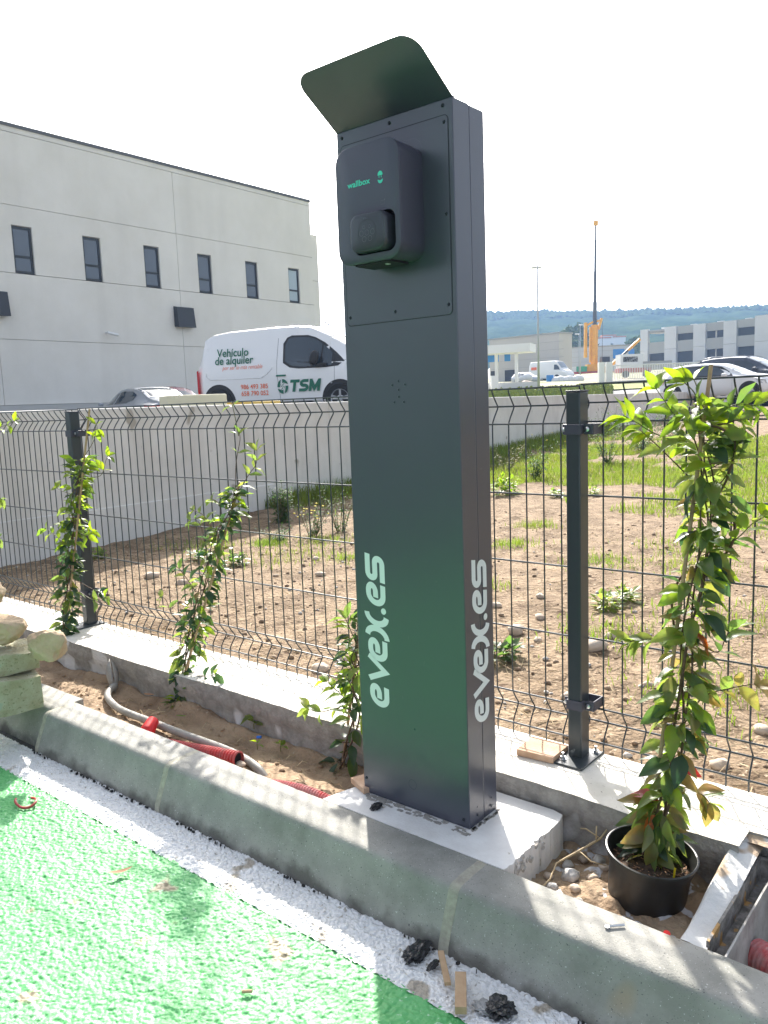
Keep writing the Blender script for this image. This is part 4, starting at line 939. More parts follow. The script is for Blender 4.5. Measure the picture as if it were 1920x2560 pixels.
# right vine, planted in the pot
rp_ = [np.array([.400, .118, .010]), A(1648, 2060, .135), A(1672, 1960, .165), A(1700, 1820, .20), A(1712, 1700, .225), A(1722, 1560, .255), A(1745, 1430, .285), A(1768, 1300, .31), A(1765, 1180, .33), A(1752, 1080, .35), A(1745, 1010, .36)]
def wR(t): return .040 if t < .12 else (.046 if t < .5 else (.055 if t < .75 else .084))
def kR(t):
    if t < .12: return pick([('g', .4), ('o', .5), ('d', .1)])
    if t < .55: return pick([('g', .48), ('o', .26), ('d', .10), ('n', .145), ('r', .015)])
    if t < .8: return pick([('g', .54), ('d', .17), ('n', .21), ('o', .08)])
    return pick([('g', .55), ('n', .30), ('d', .12), ('o', .03)])
shR = [([A(1740, 1120, .36), A(1640, 1085, .33), A(1590, 1055, .32), A(1560, 1040, .31)], 4, 'n'),
       ([A(1720, 1190, .35), A(1650, 1120, .33), A(1600, 1075, .32)], 2, 'g'),
       ([A(1740, 1060, .36), A(1690, 1040, .33), A(1660, 1000, .32), A(1636, 965, .31)], 3, 'n'),
       ([A(1750, 1040, .36), A(1745, 980, .35), A(1735, 950, .35), A(1728, 945, .35)], 1, 'n'),
       ([A(1755, 1060, .36), A(1740, 990, .35), A(1715, 960, .34), A(1702, 948, .34)], 1, 'n'),
       ([A(1765, 1060, .36), A(1820, 1020, .36), A(1850, 1010, .37), A(1890, 1014, .37)], 4, 'n'),
       ([A(1770, 1060, .36), A(1810, 1060, .34), A(1850, 1050, .34), A(1860, 1075, .34)], 3, 'g'),
       ([A(1770, 1240, .34), A(1815, 1190, .33), A(1835, 1130, .33)], 2, 'g'),
       ([A(1770, 1360, .33), A(1835, 1350, .32), A(1880, 1310, .31), A(1915, 1290, .30)], 4, 'n'),
       ([A(1700, 1590, .29), A(1640, 1597, .27), A(1600, 1600, .26), A(1575, 1605, .25)], 4, 'g'),
       ([A(1720, 1590, .30), A(1790, 1630, .29), A(1812, 1600, .28), A(1822, 1575, .28)], 3, 'g'),
       ([A(1700, 1830, .27), A(1755, 1745, .26), A(1830, 1720, .25), A(1895, 1708, .24)], 4, 'o'),
       ([A(1680, 1960, .24), A(1735, 1975, .22), A(1760, 1990, .21), A(1775, 2010, .21)], 3, 'o'),
       ([A(1655, 2070, .21), A(1620, 2060, .19), A(1595, 2050, .18)], 1, 'g')]
vR = vine('climbing_vine', 'tall leafy vine on a cane growing from the black pot', (.400, .118, .010), rp_, 400, wR, None, .063, cane=(np.array([.402, .12, .0]), A(1778, 912, .385)), shoots=shR, stems=4, kindfn=kR, thick=1.1)
for (u, v, y) in ((1650, 2110, .10), (1672, 2095, .09), (1625, 2105, .09), (1695, 2120, .10), (1640, 2150, .08), (1660, 2080, .11), (1600, 2085, .11)):
    put_leaf(vR, A(u-5, v-45, y), np.array([random.gauss(0, .4), -.5, -1.3]), .058, pick([('o', .5), ('g', .5)]))
# big loop stems
MB().tube(smoothpath([A(1745, 1065, .35), A(1800, 1070, .33), A(1838, 1110, .33), A(1820, 1190, .33), A(1800, 1230, .33)], 8), .0028, 6).build('stem', M_['stem'], vR, smooth=True)
MB().tube(smoothpath([A(1800, 1270, .33), A(1835, 1300, .32), A(1825, 1370, .32), A(1770, 1420, .33)], 8), .0032, 6).build('stem', M_['stem'], vR, smooth=True)
MB().tube(smoothpath([A(1745, 1420, .33), A(1705, 1440, .31), A(1680, 1500, .30), A(1690, 1600, .29)], 8), .003, 6).build('stem', M_['stem'], vR, smooth=True)

# middle-left vine
p2 = [np.array([-1.50, .225, -.07]), A(455, 1740, .24), A(468, 1640, .27), A(485, 1560, .30), A(505, 1470, .33), A(540, 1360, .36), A(575, 1280, .38), A(592, 1220, .40)]
sh2 = [([A(580, 1260, .39), A(620, 1190, .41), A(640, 1160, .42), A(642, 1120, .42)], 4, 'g'),
       ([A(590, 1230, .40), A(590, 1160, .42), A(600, 1100, .43), A(597, 1080, .43)], 2, 'g'),
       ([A(597, 1090, .43), A(585, 1030, .43), A(578, 1005, .44)], 1, 'n'),
       ([A(540, 1340, .36), A(510, 1290, .36), A(480, 1275, .36)], 3, 'g'), ([A(550, 1300, .37), A(548, 1260, .37), A(525, 1245, .37)], 2, 'g'),
       ([A(520, 1400, .35), A(500, 1310, .35), A(470, 1300, .34)], 2, 'g'), ([A(490, 1480, .33), A(455, 1430, .31), A(440, 1415, .30)], 3, 'd'),
       ([A(470, 1570, .29), A(430, 1535, .28), A(415, 1500, .27), A(400, 1490, .27)], 2, 'g'), ([A(470, 1690, .26), A(520, 1690, .24), A(540, 1685, .24)], 3, 'd'),
       ([A(465, 1660, .26), A(440, 1660, .25), A(430, 1720, .24)], 2, 'g')]
vine('climbing_vine', 'vine in the soil bed between left fence post and pillar', (-1.50, .225, -.07), p2, 340, lambda t: .045+.03*math.sin(PI*t), [('g', .42), ('d', .42), ('n', .12), ('o', .04)], .050, cane=(np.array([-1.52, .215, -.09]), A(600, 1205, .42)), shoots=sh2)
# left vine by the left post
p1 = [A(158, 1600, .27), A(165, 1540, .28), A(172, 1450, .30), A(175, 1360, .32), A(185, 1290, .34), A(195, 1210, .36), A(205, 1150, .38)]
sh1 = [([A(205, 1150, .38), A(235, 1100, .39), A(240, 1060, .40), A(245, 1080, .40)], 3, 'n'), ([A(200, 1190, .37), A(250, 1190, .38), A(265, 1150, .38), A(272, 1138, .38)], 2, 'n'),
       ([A(185, 1320, .33), A(215, 1340, .33), A(232, 1325, .33)], 3, 'n'), ([A(175, 1370, .32), A(140, 1340, .32), A(112, 1320, .31)], 3, 'n'),
       ([A(190, 1450, .30), A(235, 1475, .31), A(252, 1480, .31)], 2, 'd'), ([A(200, 1480, .3), A(235, 1500, .29), A(270, 1490, .28)], 2, 'n'), ([A(190, 1240, .35), A(150, 1225, .34), A(138, 1215, .34)], 1, 'n')]
vine('climbing_vine', 'yellow green vine leaning against the left fence post', p1[0]-np.array([0, 0, .02]), p1, 320, lambda t: .05+.02*math.sin(PI*t*.8), [('g', .36), ('d', .30), ('n', .30), ('o', .04)], .055, cane=(A(165, 1580, .27), A(224, 1022, .40)), shoots=sh1, kindfn=lambda t: pick([('d', .6), ('g', .32), ('o', .08)]) if t < .45 else pick([('g', .45), ('n', .45), ('d', .1)]))
# vine half hidden behind the pillar
p3 = [np.array([-.62, .20, -.09]), A(888, 1800, .22), A(890, 1720, .24), A(893, 1640, .26), A(898, 1560, .29)]
sh3 = [([A(888, 1780, .22), A(850, 1770, .20), A(800, 1780, .18), A(765, 1770, .17)], 3, 'g'), ([A(885, 1790, .22), A(860, 1745, .21), A(835, 1720, .20), A(812, 1700, .2)], 3, 'n'),
       ([A(895, 1620, .28), A(870, 1560, .29), A(862, 1545, .29)], 2, 'n'), ([A(900, 1760, .22), A(870, 1700, .2), A(855, 1690, .2)], 2, 'g'), ([A(895, 1700, .25), A(870, 1650, .25)], 1, 'g')]
vine('climbing_vine', 'vine peeking out from behind the left edge of the pillar', (-.62, .2, -.09), p3, 110, lambda t: .06, [('g', .4), ('d', .5), ('n', .1)], .056, cane=(p3[0], A(905, 1520, .31)), shoots=sh3)
# vine cut by the left frame edge
p0 = [A(-90, 1560, .27), A(-75, 1400, .31), A(-50, 1250, .34), A(-40, 1130, .37)]
sh0 = [([A(-45, 1180, .36), A(-10, 1080, .37), A(20, 1062, .38), A(40, 1050, .38)], 3, 'n'), ([A(-50, 1260, .35), A(-10, 1240, .35), A(5, 1250, .35)], 2, 'g'), ([A(-60, 1380, .33), A(-15, 1350, .33), A(5, 1345, .33)], 1, 'g')]
vine('climbing_vine', 'vine mostly cut off by the left photo edge', p0[0]-np.array([0, 0, .02]), p0, 60, lambda t: .05, [('g', .5), ('d', .3), ('n', .2)], .054, cane=(p0[0], A(-30, 1020, .39)), shoots=sh0)
# seedlings in the bed
def seedling(c, n, L, label, kind='g'):
    r = empty('seedling', c, label, 'seedling')
    MB().tube([c, (c[0], c[1], c[2]+.02)], .002, 5).build('stem', M_['shoot'], r)
    for i in range(n):
        a = 2*PI*i/n+random.gauss(0, .3); put_leaf(r, (c[0], c[1], c[2]+.015+.006*i), (math.cos(a), math.sin(a), random.uniform(.1, .7)), L*random.uniform(.7, 1.1), kind)
seedling((-1.06, .22, -.065), 6, .055, 'glossy green seedling on the soil left of the pillar')
seedling((-.86, .16, -.075), 4, .035, 'small thin seedling nearest the half hidden vine', 'n')
seedling((-.93, .12, -.07), 3, .03, 'tiny two leaved seedling on the soil bed', 'n')
# fallen seed pods / hanging leaves on middle vine are long thin leaves

# ================================================================ FIELD: grass, weeds, stones
def blades(name, N, fn, hmin, hmax, wid, mt, seed=1):
    r = np.random.default_rng(seed); P = fn(r, N); n = len(P)
    ang = r.random(n)*2*PI; lean = r.random(n)*.7; H = hmin+(hmax-hmin)*r.random(n)**1.5; az = r.random(n)*2*PI
    z = field_z(P[:, 0], P[:, 1])-.004
    b = np.stack([P[:, 0], P[:, 1], z], -1); w = np.stack([np.cos(ang), np.sin(ang), 0*ang], -1)*(wid*(.6+.8*r.random(n)))[:, None]
    l = np.stack([np.cos(az), np.sin(az), 0*az], -1)
    mid = b+np.stack([0*H, 0*H, H*.55], -1)+l*(H*lean*.25)[:, None]; tip = b+np.stack([0*H, 0*H, H*(1-.25*lean)], -1)+l*(H*lean*.8)[:, None]
    V = np.stack([b-w, b+w, mid-w*.8, mid+w*.8, tip], 1).reshape(-1, 3)
    k = np.arange(n)*5
    tri = np.stack([np.stack([k, k+1, k+3], -1), np.stack([k, k+3, k+2], -1), np.stack([k+2, k+3, k+4], -1)], 1).reshape(-1, 3)
    me = bpy.data.meshes.new(name); me.vertices.add(len(V)); me.vertices.foreach_set('co', V.astype(np.float32).ravel())
    me.loops.add(tri.size); me.loops.foreach_set('vertex_index', tri.astype(np.int32).ravel()); me.polygons.add(len(tri))
    me.polygons.foreach_set('loop_start', np.arange(0, tri.size, 3, dtype=np.int32)); me.polygons.foreach_set('loop_total', np.full(len(tri), 3, np.int32))
    me.update(calc_edges=True); me.materials.append(mt); o = bpy.data.objects.new(name, me); COL.objects.link(o); ORG[o] = np.zeros(3); tag(o, kind='stuff'); return o
def meadow(r, N):
    Y = 3.6+r.random(N*4)**.75*16; X = -7+r.random(N*4)*10
    d = fbm(X, Y, 1.1, 3)+.25*vnoise(X, Y, .3)
    band = np.exp(-((Y-8.0)/3.0)**2)
    m = (X > wall_x(Y)+.05) & (d > .24-.50*band-.05*(Y > 10)-.04*(X > 0)) & (r.random(N*4) < .3+.7*band+.3*(Y > 10))
    return np.stack([X, Y], -1)[m][:N]
blades('grass', 110000, meadow, .02, .10, .0035, M_['grass'], 3)
def tufts(r, N):
    c = [(-3.6, 2.6), (-3.3, 2.9), (-3.1, 2.3), (-2.6, 2.5), (-4.0, 2.3), (-1.4, 2.2), (-.4, 1.7), (.0, 2.3), (-1.9, 3.4), (.7, 1.6), (1.0, 2.2), (.3, 3.2), (1.6, 2.6), (.75, 2.9), (-.9, 4.0), (.5, 4.2), (1.5, 3.9), (2.2, 3.4), (-2.2, 4.3), (.2, 1.25), (.95, 1.3), (-1.1, 3.2), (1.9, 4.6), (.1, 4.6), (-.6, 3.3)]
    i = r.integers(0, len(c), N); C0 = np.array(c)[i]; s = .07+.13*((i*7) % 5)/4
    return C0+r.normal(size=(N, 2))*s[:, None]
blades('grass', 9000, tufts, .015, .07, .0022, M_['grass'], 5)
def wallfoot(r, N):
    s = 3.0+r.random(N)*14; off = -np.abs(r.normal(size=N))*.22; P = WP[None]+WD[None]*s[:, None]+WN[None]*off[:, None]; return P[:, :2]
blades('grass', 14000, wallfoot, .05, .22, .004, M_['grass'], 8)
# straw and root litter
def litter(N, x0, x1, y0, y1, zf, Lmin, Lmax, seed, name):
    r = random.Random(seed); mb = MB()
    for i in range(N):
        x = r.uniform(x0, x1); y = y0+(y1-y0)*r.random()**1.6
        if x < wall_x(y)+.03: continue
        z = zf(x, y); a = r.uniform(0, 2*PI); l = r.uniform(Lmin, Lmax); c, s = math.cos(a), math.sin(a)
        mb.tube([(x, y, z+.002), (x+c*l*.5, y+s*l*.5, z+.008+r.random()*.01), (x+c*l, y+s*l+l*.2*r.uniform(-1, 1), z+.004)], .0009+.0008*r.random(), 3, cap=False)
    o = mb.build(name, M_['straw'], fixn=False); tag(o, kind='stuff')
litter(2300, -4.6, 1.8, .55, 4.5, fz, .02, .10, 1, 'straw')
bz = lambda x, y: float(bed_z(np.array([x]), np.array([y]))[0])
litter(60, -2.0, -.45, -.05, .2, bz, .015, .05, 2, 'straw')
# pebbles as stuff
def pebbles(N, x0, x1, y0, y1, zf, rmin, rmax, seed, name, mt):
    r = random.Random(seed); mb = MB()
    bm = bmesh.new(); bmesh.ops.create_icosphere(bm, subdivisions=1, radius=1); bv = [v.co.copy() for v in bm.verts]; bf = [tuple(v.index for v in f.verts) for f in bm.faces]; bm.free()
    for i in range(N):
        x = r.uniform(x0, x1); y = y0+(y1-y0)*r.random()**1.5
        if x < wall_x(y)+.03: continue
        R = rmin+(rmax-rmin)*r.random()**3; s = r.random()*9; z = zf(x, y)+R*.25
        mb.add([(x+q.x*R*(1+.4*math.sin(s+q.y*3)), y+q.y*R*(1+.3*math.cos(s*2+q.x*3)), z+q.z*R*.7) for q in bv], bf)
    o = mb.build(name, mt, fixn=False, smooth=True); tag(o, kind='stuff')
pebbles(2600, -4.6, 2.2, .50, 5.0, fz, .003, .016, 3, 'gravel', M_['clod'])
pebbles(420, -4.6, 2.2, .50, 4.0, fz, .004, .014, 4, 'gravel', M_['stone_w'])
pebbles(260, -2.3, -.42, -.08, .2, bz, .003, .010, 6, 'gravel', M_['bed'])
# notable stones
st = [(685, 1218, .035), (690, 1437, .020), (800, 1437, .035), (790, 1400, .03), (380, 1440, .05), (455, 1458, .04), (855, 1345, .025), (1490, 1630, .055), (1290, 1580, .045), (1345, 1600, .022), (1350, 1545, .03), (1525, 1600, .03), (1620, 1715, .022), (1540, 1595, .025), (1350, 1495, .03), (1420, 1740, .03), (1800, 1900, .03), (1905, 1820, .03), (1240, 1520, .03), (1860, 1560, .03), (850, 1640, .035), (800, 1665, .04)]
for i, (u, v, r) in enumerate(st):
    p = atZ(u, v, .01); x, y = p[0], p[1]
    if y < .52: y = .54
    o = MB(); rock_mesh(o, (0, 0, 0), r, r*random.uniform(.6, .9), r*.55, seed=i+50, sub=2, rough=.45, flat=.2)
    zz = fz(x, y)+r*.2; a = random.random()*3; o.v = [(x+q[0]*math.cos(a)-q[1]*math.sin(a), y+q[0]*math.sin(a)+q[1]*math.cos(a), zz+q[2]) for q in o.v]
    zone = 'left of the pillar' if u < 900 else ('between pillar and right post' if u < 1430 else 'right of the right post')
    mates = sorted(q[0]+q[1]*1e-3 for q in st if (q[0] < 900) == (u < 900) and (900 <= q[0] < 1430) == (900 <= u < 1430)); rk = mates.index(u+v*1e-3)
    tag(o.build('field_stone', M_['stone'], smooth=True), 'brown stone on the bare field %s, %s from the left there' % (zone, ['first', 'second', 'third', 'fourth', 'fifth', 'sixth', 'seventh', 'eighth', 'ninth', 'tenth'][rk]), 'stone', 'loose stones on the bare field')
def weed(name, c, h, n, spread, L, label, mt='leaf', flowers=0, grp=None):
    r = empty(name, c, label, 'weed', grp); mb = MB(); st_ = MB()
    for s in range(max(3, n//28)):
        a = random.random()*2*PI; tip = np.array(c)+np.array([math.cos(a)*spread*random.random(), math.sin(a)*spread*random.random(), h*random.uniform(.6, 1)]); b = np.array(c)+np.array([math.cos(a)*.03, math.sin(a)*.03, 0])
        mid = (b+tip)/2+np.array([0, 0, h*.08]); st_.tube([b, mid, tip], [.003, .002, .001], 4)
        for i in range(28):
            t = random.random(); p = (b*(1-t)**2+2*mid*t*(1-t)+tip*t*t); d = np.array([random.gauss(0, 1), random.gauss(0, 1), random.gauss(.2, .5)]); d /= np.linalg.norm(d); w = np.cross(d, [0, 0, 1.]); w /= np.linalg.norm(w)+1e-6; l = L*random.uniform(.6, 1.3)*(1.2-.6*t)
            q = p+d*.4*l; mb.add([q, q+d*l*.5+w*l*.28, q+d*l+np.array([0, 0, -l*.15]), q+d*l*.5-w*l*.28], [(0, 1, 2, 3)])
    st_.build('stem', M_['shoot'], r); mb.build('foliage', M_[mt], r, fixn=False)
    if flowers:
        fb = MB()
        for i in range(flowers):
            p = np.array(c)+np.array([random.gauss(0, spread*.5), random.gauss(0, spread*.5), h*random.uniform(.5, 1)]); fb.obox(p, (.014, 0, 0), (0, .014, 0), (0, 0, .006))
        fb.build('flowers', M_['flower'], r)
wp = lambda s, o: (lambda p: (p[0], p[1], fz(p[0], p[1])-.01))(wpt(s, -o, 0))
def gp_(u, v): p = atZ(u, v, .02); return (p[0], p[1], fz(p[0], p[1])-.01)
for (u, v, h_, n_, sp, L_, mt_, fl, lb) in (
    (706, 1302, .40, 700, .15, .042, 'weed', 0, 'bushy upright green weed against the wall left of the pillar'),
    (782, 1335, .32, 420, .22, .026, 'weed', 16, 'loose weed with yellow flowers right of the upright weed'),
    (852, 1322, .42, 460, .24, .026, 'weed', 0, 'straggly dark weed at the wall touching the pillar edge'),
    (700, 1345, .12, 420, .40, .026, 'weed', 0, 'low mat of weeds in front of the upright weed'),
    (1268, 1178, .55, 420, .50, .035, 'weed_dry', 0, 'dry grey weed at the wall just right of the pillar'),
    (1338, 1195, .50, 500, .26, .050, 'weed', 0, 'dark grassy clump against the wall left of the right post'),
    (1440, 1185, .60, 500, .55, .035, 'weed', 16, 'tall flowering weed at the wall just left of the right post'),
    (1520, 1165, .9, 700, .8, .045, 'weed', 0, 'tall weed at the wall right of the right post'),
    (1600, 1140, .8, 800, 1.1, .05, 'weed', 14, 'dense green bramble on the bank right of the right post'),
    (1690, 1110, .7, 700, 1.2, .05, 'weed', 0, 'second green bramble further up the bank'),
    (1790, 1070, .6, 500, 1.4, .06, 'weed', 0, 'far green growth at the top of the bank')):
    weed('weed', gp_(u, v), h_, n_, sp, L_, lb, mt_, fl)
p = atZ(1262, 1232, .02); weed('weed', (p[0], p[1], fz(p[0], p[1])), .20, 120, .14, .10, 'broad leaved bright green weed by the pillar edge', 'leaf_new')
for i, (u, v) in enumerate(((1515, 1520), (1560, 1500), (1390, 1240), (1480, 1235), (1250, 1640), (590, 1410), (245, 1400), (500, 1400))):
    p = atZ(u, v, .01); weed('weed', (p[0], p[1], fz(p[0], p[1])), .07, 56, .07, .06, ['low rosette weed right of the right post, left one of the pair', 'low rosette weed right of the right post, right one of the pair', 'small bright weed left of the right post near the grass', 'small weed touching the right post near the grass', 'low weed at the right edge of the pillar', 'low weed left of the middle vine near the wall', 'low weed behind the left fence post', 'low weed between left post and middle vine'][i], 'leaf', 0, 'small weeds on the bare soil')
o = MB().tube([np.array(wp(4.0, 2.0))+np.array([0, 0, .03]), np.array(wp(4.6, 1.7))+np.array([0, 0, .06]), np.array(wp(5.2, 1.8))+np.array([0, 0, .03])], .008, 5).build('fallen_twig', M_['stem']); tag(o, 'dark fallen twig on the soil left of the pillar', 'twig')

# ================================================================ BACKGROUND
CP = [(-11.7, 10.4, .86), (-9, 9, .86), (-18, 10.5, .35), (-22, 14, .35), (-9, 29, .62), (-7, 28, .62), (-10, 35, .68), (-8, 36, .68), (-21, 39, 1.05), (-12, 24, .80), (-14, 30, .9), (-17, 43, 1.25), (-8, 5, .9), (-5, 2, .9), (-7, 16, .88), (-28, 12, .4), (-29, 25, .6),
      (-25, 55, 1.7), (-30, 50, 1.5), (-56, 122, 4.2), (-48, 89, 2.9), (-60, 95, 3.2), (-53, 150, 5), (-44, 72, 2.4), (-64, 130, 5), (-250, 500, 14), (200, 400, 8), (-400, 300, 12), (60, 120, 4), (-10, 60, 1.4), (-300, 100, 6), (-100, 30, 2), (20, 50, 1.2)]
CPa = np.array(CP)
def terr(X, Y):
    num = 0; den = 0
    for cx, cy, cz in CP:
        d2 = (X-cx)**2+(Y-cy)**2+1.5; w = d2**-1.6; num = num+w*cz; den = den+w
    return num/den
def tz(x, y): return float(terr(np.array([float(x)]), np.array([float(y)]))[0])
# far terrain as a fan along the wall normal
V = []; Fc = []; ss = np.concatenate([np.linspace(-30, 44, 38), np.linspace(60, 700, 14)]); oo = np.concatenate([[.2], np.linspace(1.5, 30, 14), np.geomspace(36, 900, 16)])
for s in ss:
    for of in oo:
        p = wpt(s, of, 0); V.append((p[0], p[1], tz(p[0], p[1])))
m = len(oo)
for i in range(len(ss)-1):
    for j in range(m-1): Fc.append((i*m+j, (i+1)*m+j, (i+1)*m+j+1, i*m+j+1))
tag(link('road', np.array(V), Fc, M_['road'], smooth=True), kind='structure')
# ground right of the wall's far end
V = []; Fc = []; ss = np.geomspace(44, 900, 24); oo = -np.concatenate([np.linspace(-.2, 40, 14), np.geomspace(50, 700, 8)])
for s in ss:
    for of in oo:
        p = wpt(s, of, 0); V.append((p[0], p[1], tz(p[0], p[1])-.02))
m = len(oo)
for i in range(len(ss)-1):
    for j in range(m-1): Fc.append((i*m+j, i*m+j+1, (i+1)*m+j+1, (i+1)*m+j))
tag(link('waste_ground', np.array(V), Fc, M_['verge'], smooth=True), kind='structure')
def strip(name, pts, mt, dz=.05, kind='structure'):
    """quad strip draped on the terrain; pts = list of (left, right) xy pairs"""
    V = []; Fc = []
    for (a, b) in pts:
        for t in np.linspace(0, 1, 9): x = a[0]*(1-t)+b[0]*t; y = a[1]*(1-t)+b[1]*t; V.append((x, y, tz(x, y)+dz))
    for i in range(len(pts)-1):
        for j in range(8): Fc.append((i*9+j, i*9+j+1, (i+1)*9+j+1, (i+1)*9+j))
    tag(link(name, np.array(V), Fc, mt, smooth=True), kind=kind)
g = lambda u, d: tuple(atD(u, 1000, d)[:2])
strip('verge', [(g(u, 37), g(u, 55)) for u in (1100, 1200, 1300, 1400, 1470, 1520)], M_['verge'], .10)
strip('verge', [(g(u, 47), g(u, 56)) for u in (1520, 1600, 1700, 1850)], M_['verge'], .10)
strip('site_ground', [(g(u, 58), g(u, 230)) for u in (1000, 1100, 1200, 1300, 1400, 1500, 1600, 1700, 1850, 2050)], M_['waste'], .12)
# tufts on verge
mb = MB(); r = random.Random(5)
for i in range(2600):
    u = r.uniform(1180, 1530); dd = r.uniform(38, 54); p = atD(u, 1000, dd); z = tz(p[0], p[1])+.08; h = r.uniform(.1, .35); a = r.uniform(0, PI); w = r.uniform(.05, .15)
    mb.add([(p[0]-w*math.cos(a), p[1]-w*math.sin(a), z), (p[0]+w*math.cos(a), p[1]+w*math.sin(a), z), (p[0]+w*.4*math.cos(a), p[1]+w*.4*math.sin(a), z+h), (p[0]-w*.7*math.cos(a), p[1]-w*.7*math.sin(a), z+h*.8)], [(0,1,2,3)])
tag(mb.build('verge_grass', M_['verge'], fixn=False), kind='stuff')

# --- industrial building on the left
BAZ = rad(-2.2); BD = np.array([math.sin(BAZ), math.cos(BAZ), 0]); BN = np.array([BD[1], -BD[0], 0]); BP = np.array([-28.197, 12.214, 0])
def bp(u, z, o=0): return BP+BD*u+BN*o+np.array([0, 0, z])
bld = empty('industrial_building', bp(0, 0), 'large pale precast concrete industrial building left of the pillar', 'building')
def panel_holes(u0, u1, z0, z1, holes, th=.2, fn=bp):
    us = sorted({u0, u1}|{a for hh in holes for a in hh[:2]}); zs = sorted({z0, z1}|{a for hh in holes for a in hh[2:]})
    mb = MB()
    for a, b in zip(us[:-1], us[1:]):
        for c, d in zip(zs[:-1], zs[1:]):
            if any(a >= q[0]-1e-6 and b <= q[1]+1e-6 and c >= q[2]-1e-6 and d <= q[3]+1e-6 for q in holes): continue
            mb.add([fn(a, c, 0), fn(b, c, 0), fn(b, d, 0), fn(a, d, 0)], [(0,1,2,3)])
    for a, b, c, d in holes:
        for P in ([(a, c), (b, c)], [(b, c), (b, d)], [(b, d), (a, d)], [(a, d), (a, c)]):
            mb.add([fn(*P[0], 0), fn(*P[1], 0), fn(*P[1], -th), fn(*P[0], -th)], [(0,1,2,3)])
    for P in ([(u0, z0), (u1, z0)], [(u1, z0), (u1, z1)], [(u1, z1), (u0, z1)], [(u0, z1), (u0, z0)]):
        mb.add([fn(*P[0], 0), fn(*P[1], 0), fn(*P[1], -th), fn(*P[0], -th)], [(0,1,2,3)])
    return mb
wins = [(1.06, 1.84), (3.90, 4.68), (6.71, 7.49), (9.54, 10.33), (12.40, 13.18), (15.28, 16.07), (-1.8, -1.02), (-4.65, -3.87), (-7.5, -6.72)]
cols = [(-16.6, -8.26), (-8.24, .17), (.19, 8.44), (8.46, 17.08)]
for u0, u1 in cols:
    for z0, z1 in ((1.48, 3.82), (3.84, 6.19), (6.21, 8.57), (8.59, 11.10)):
        hl = [(a, b, 6.21, 7.90) for a, b in wins if a > u0 and b < u1 and z0 > 6 and z0 < 7]
        panel_holes(u0, u1, z0, z1, hl).build('wall_panel', M_['facade'], bld)
panel_holes(-16.6, 17.08, 11.12, 11.30, [], .25).build('parapet', M_['facade'], bld)
mb = MB(); mb.add([bp(-16.6, 0, -.06), bp(17.06, 0, -.06), bp(17.06, 6.2, -.06), bp(-16.6, 6.2, -.06)], [(0,1,2,3)]); mb.add([bp(-16.6, 7.92, -.06), bp(17.06, 7.92, -.06), bp(17.06, 11.2, -.06), bp(-16.6, 11.2, -.06)], [(0,1,2,3)]); mb.build('joint_sealant', M_['joint'], bld)
mb = MB(); mb.add([bp(-16.6, 11.3, .04), bp(17.12, 11.3, .04), bp(17.12, 11.42, .04), bp(-16.6, 11.42, .04), bp(-16.6, 11.3, -.5), bp(17.12, 11.3, -.5), bp(17.12, 11.42, -.5), bp(-16.6, 11.42, -.5)], [(0,1,2,3),(4,7,6,5),(0,4,5,1),(3,2,6,7),(1,5,6,2)]); mb.build('coping', M_['coping'], bld)
mb = MB(); mb.add([bp(-16.6, 0, .12), bp(17.2, 0, .12), bp(17.2, 1.46, .12), bp(-16.6, 1.46, .12), bp(17.2, 1.46, 0), bp(-16.6, 1.46, 0)], [(0,1,2,3),(3,2,4,5)]); mb.build('base_wall', M_['joint'], bld)
mb = MB(); mb.add([bp(17.08, 0, 0), bp(17.08, 0, -14), bp(17.08, 11.3, -14), bp(17.08, 11.3, 0)], [(0,1,2,3)]); mb.add([bp(-16.6, 11.2, -.3), bp(17.08, 11.2, -.3), bp(17.08, 11.2, -14), bp(-16.6, 11.2, -14)], [(0,1,2,3)]); mb.build('end_wall', M_['facade'], bld)
for i, (a, b) in enumerate(wins):
    z0, z1, w = 6.23, 7.88, .085; o = -.07; zm = 6.82
    f = MB()
    def bx(u0, u1, za, zb, o0=o-.05, o1=o):
        f.add([bp(u0, za, o0), bp(u1, za, o0), bp(u1, zb, o0), bp(u0, zb, o0), bp(u0, za, o1), bp(u1, za, o1), bp(u1, zb, o1), bp(u0, zb, o1)], [(0,3,2,1),(4,5,6,7),(0,1,5,4),(1,2,6,5),(2,3,7,6),(3,0,4,7)])
    a += .005; b -= .005
    bx(a, a+w, z0, z1); bx(b-w, b, z0, z1); bx(a+w, b-w, z0, z0+w); bx(a+w, b-w, z1-w, z1); bx(a+w, b-w, zm-.04, zm+.04)
    fo = f.build('window', M_['winframe'], bld)
    gm = M_['glass_pale'] if i == 5 else M_['glass']
    for za, zb in ((z0+w, zm-.04), (zm+.04, z1-w)):
        MB().add([bp(a+w, za, o-.03), bp(b-w, za, o-.03), bp(b-w, zb, o-.03), bp(a+w, zb, o-.03)], [(0,1,2,3)]).build('pane', gm, fo)
for u0 in (8.03, -.36, -8.8):
    u1 = u0+.93; v = empty('vent', bp(u0, 0)) if False else None
    mb = MB(); f_ = [(0,3,2,1),(4,5,6,7),(0,1,5,4),(1,2,6,5),(2,3,7,6),(3,0,4,7)]
    mb.add([bp(u0, 4.64, .01), bp(u1, 4.64, .01), bp(u1, 5.51, .01), bp(u0, 5.51, .01), bp(u0, 4.62, .32), bp(u1, 4.62, .32), bp(u1, 5.47, .22), bp(u0, 5.47, .22)], f_)
    vb = mb.build('vent_hood', M_['louvre'], bld)
mb = MB(); mb.tube([bp(4.6, 4.24, .0), bp(4.6, 4.24, .22)], .03, 8); mb.tube([bp(4.5, 4.22, .26), bp(4.95, 4.14, .30)], .055, 10); mb.build('security_camera', M_['white_wall'], bld, smooth='auto')
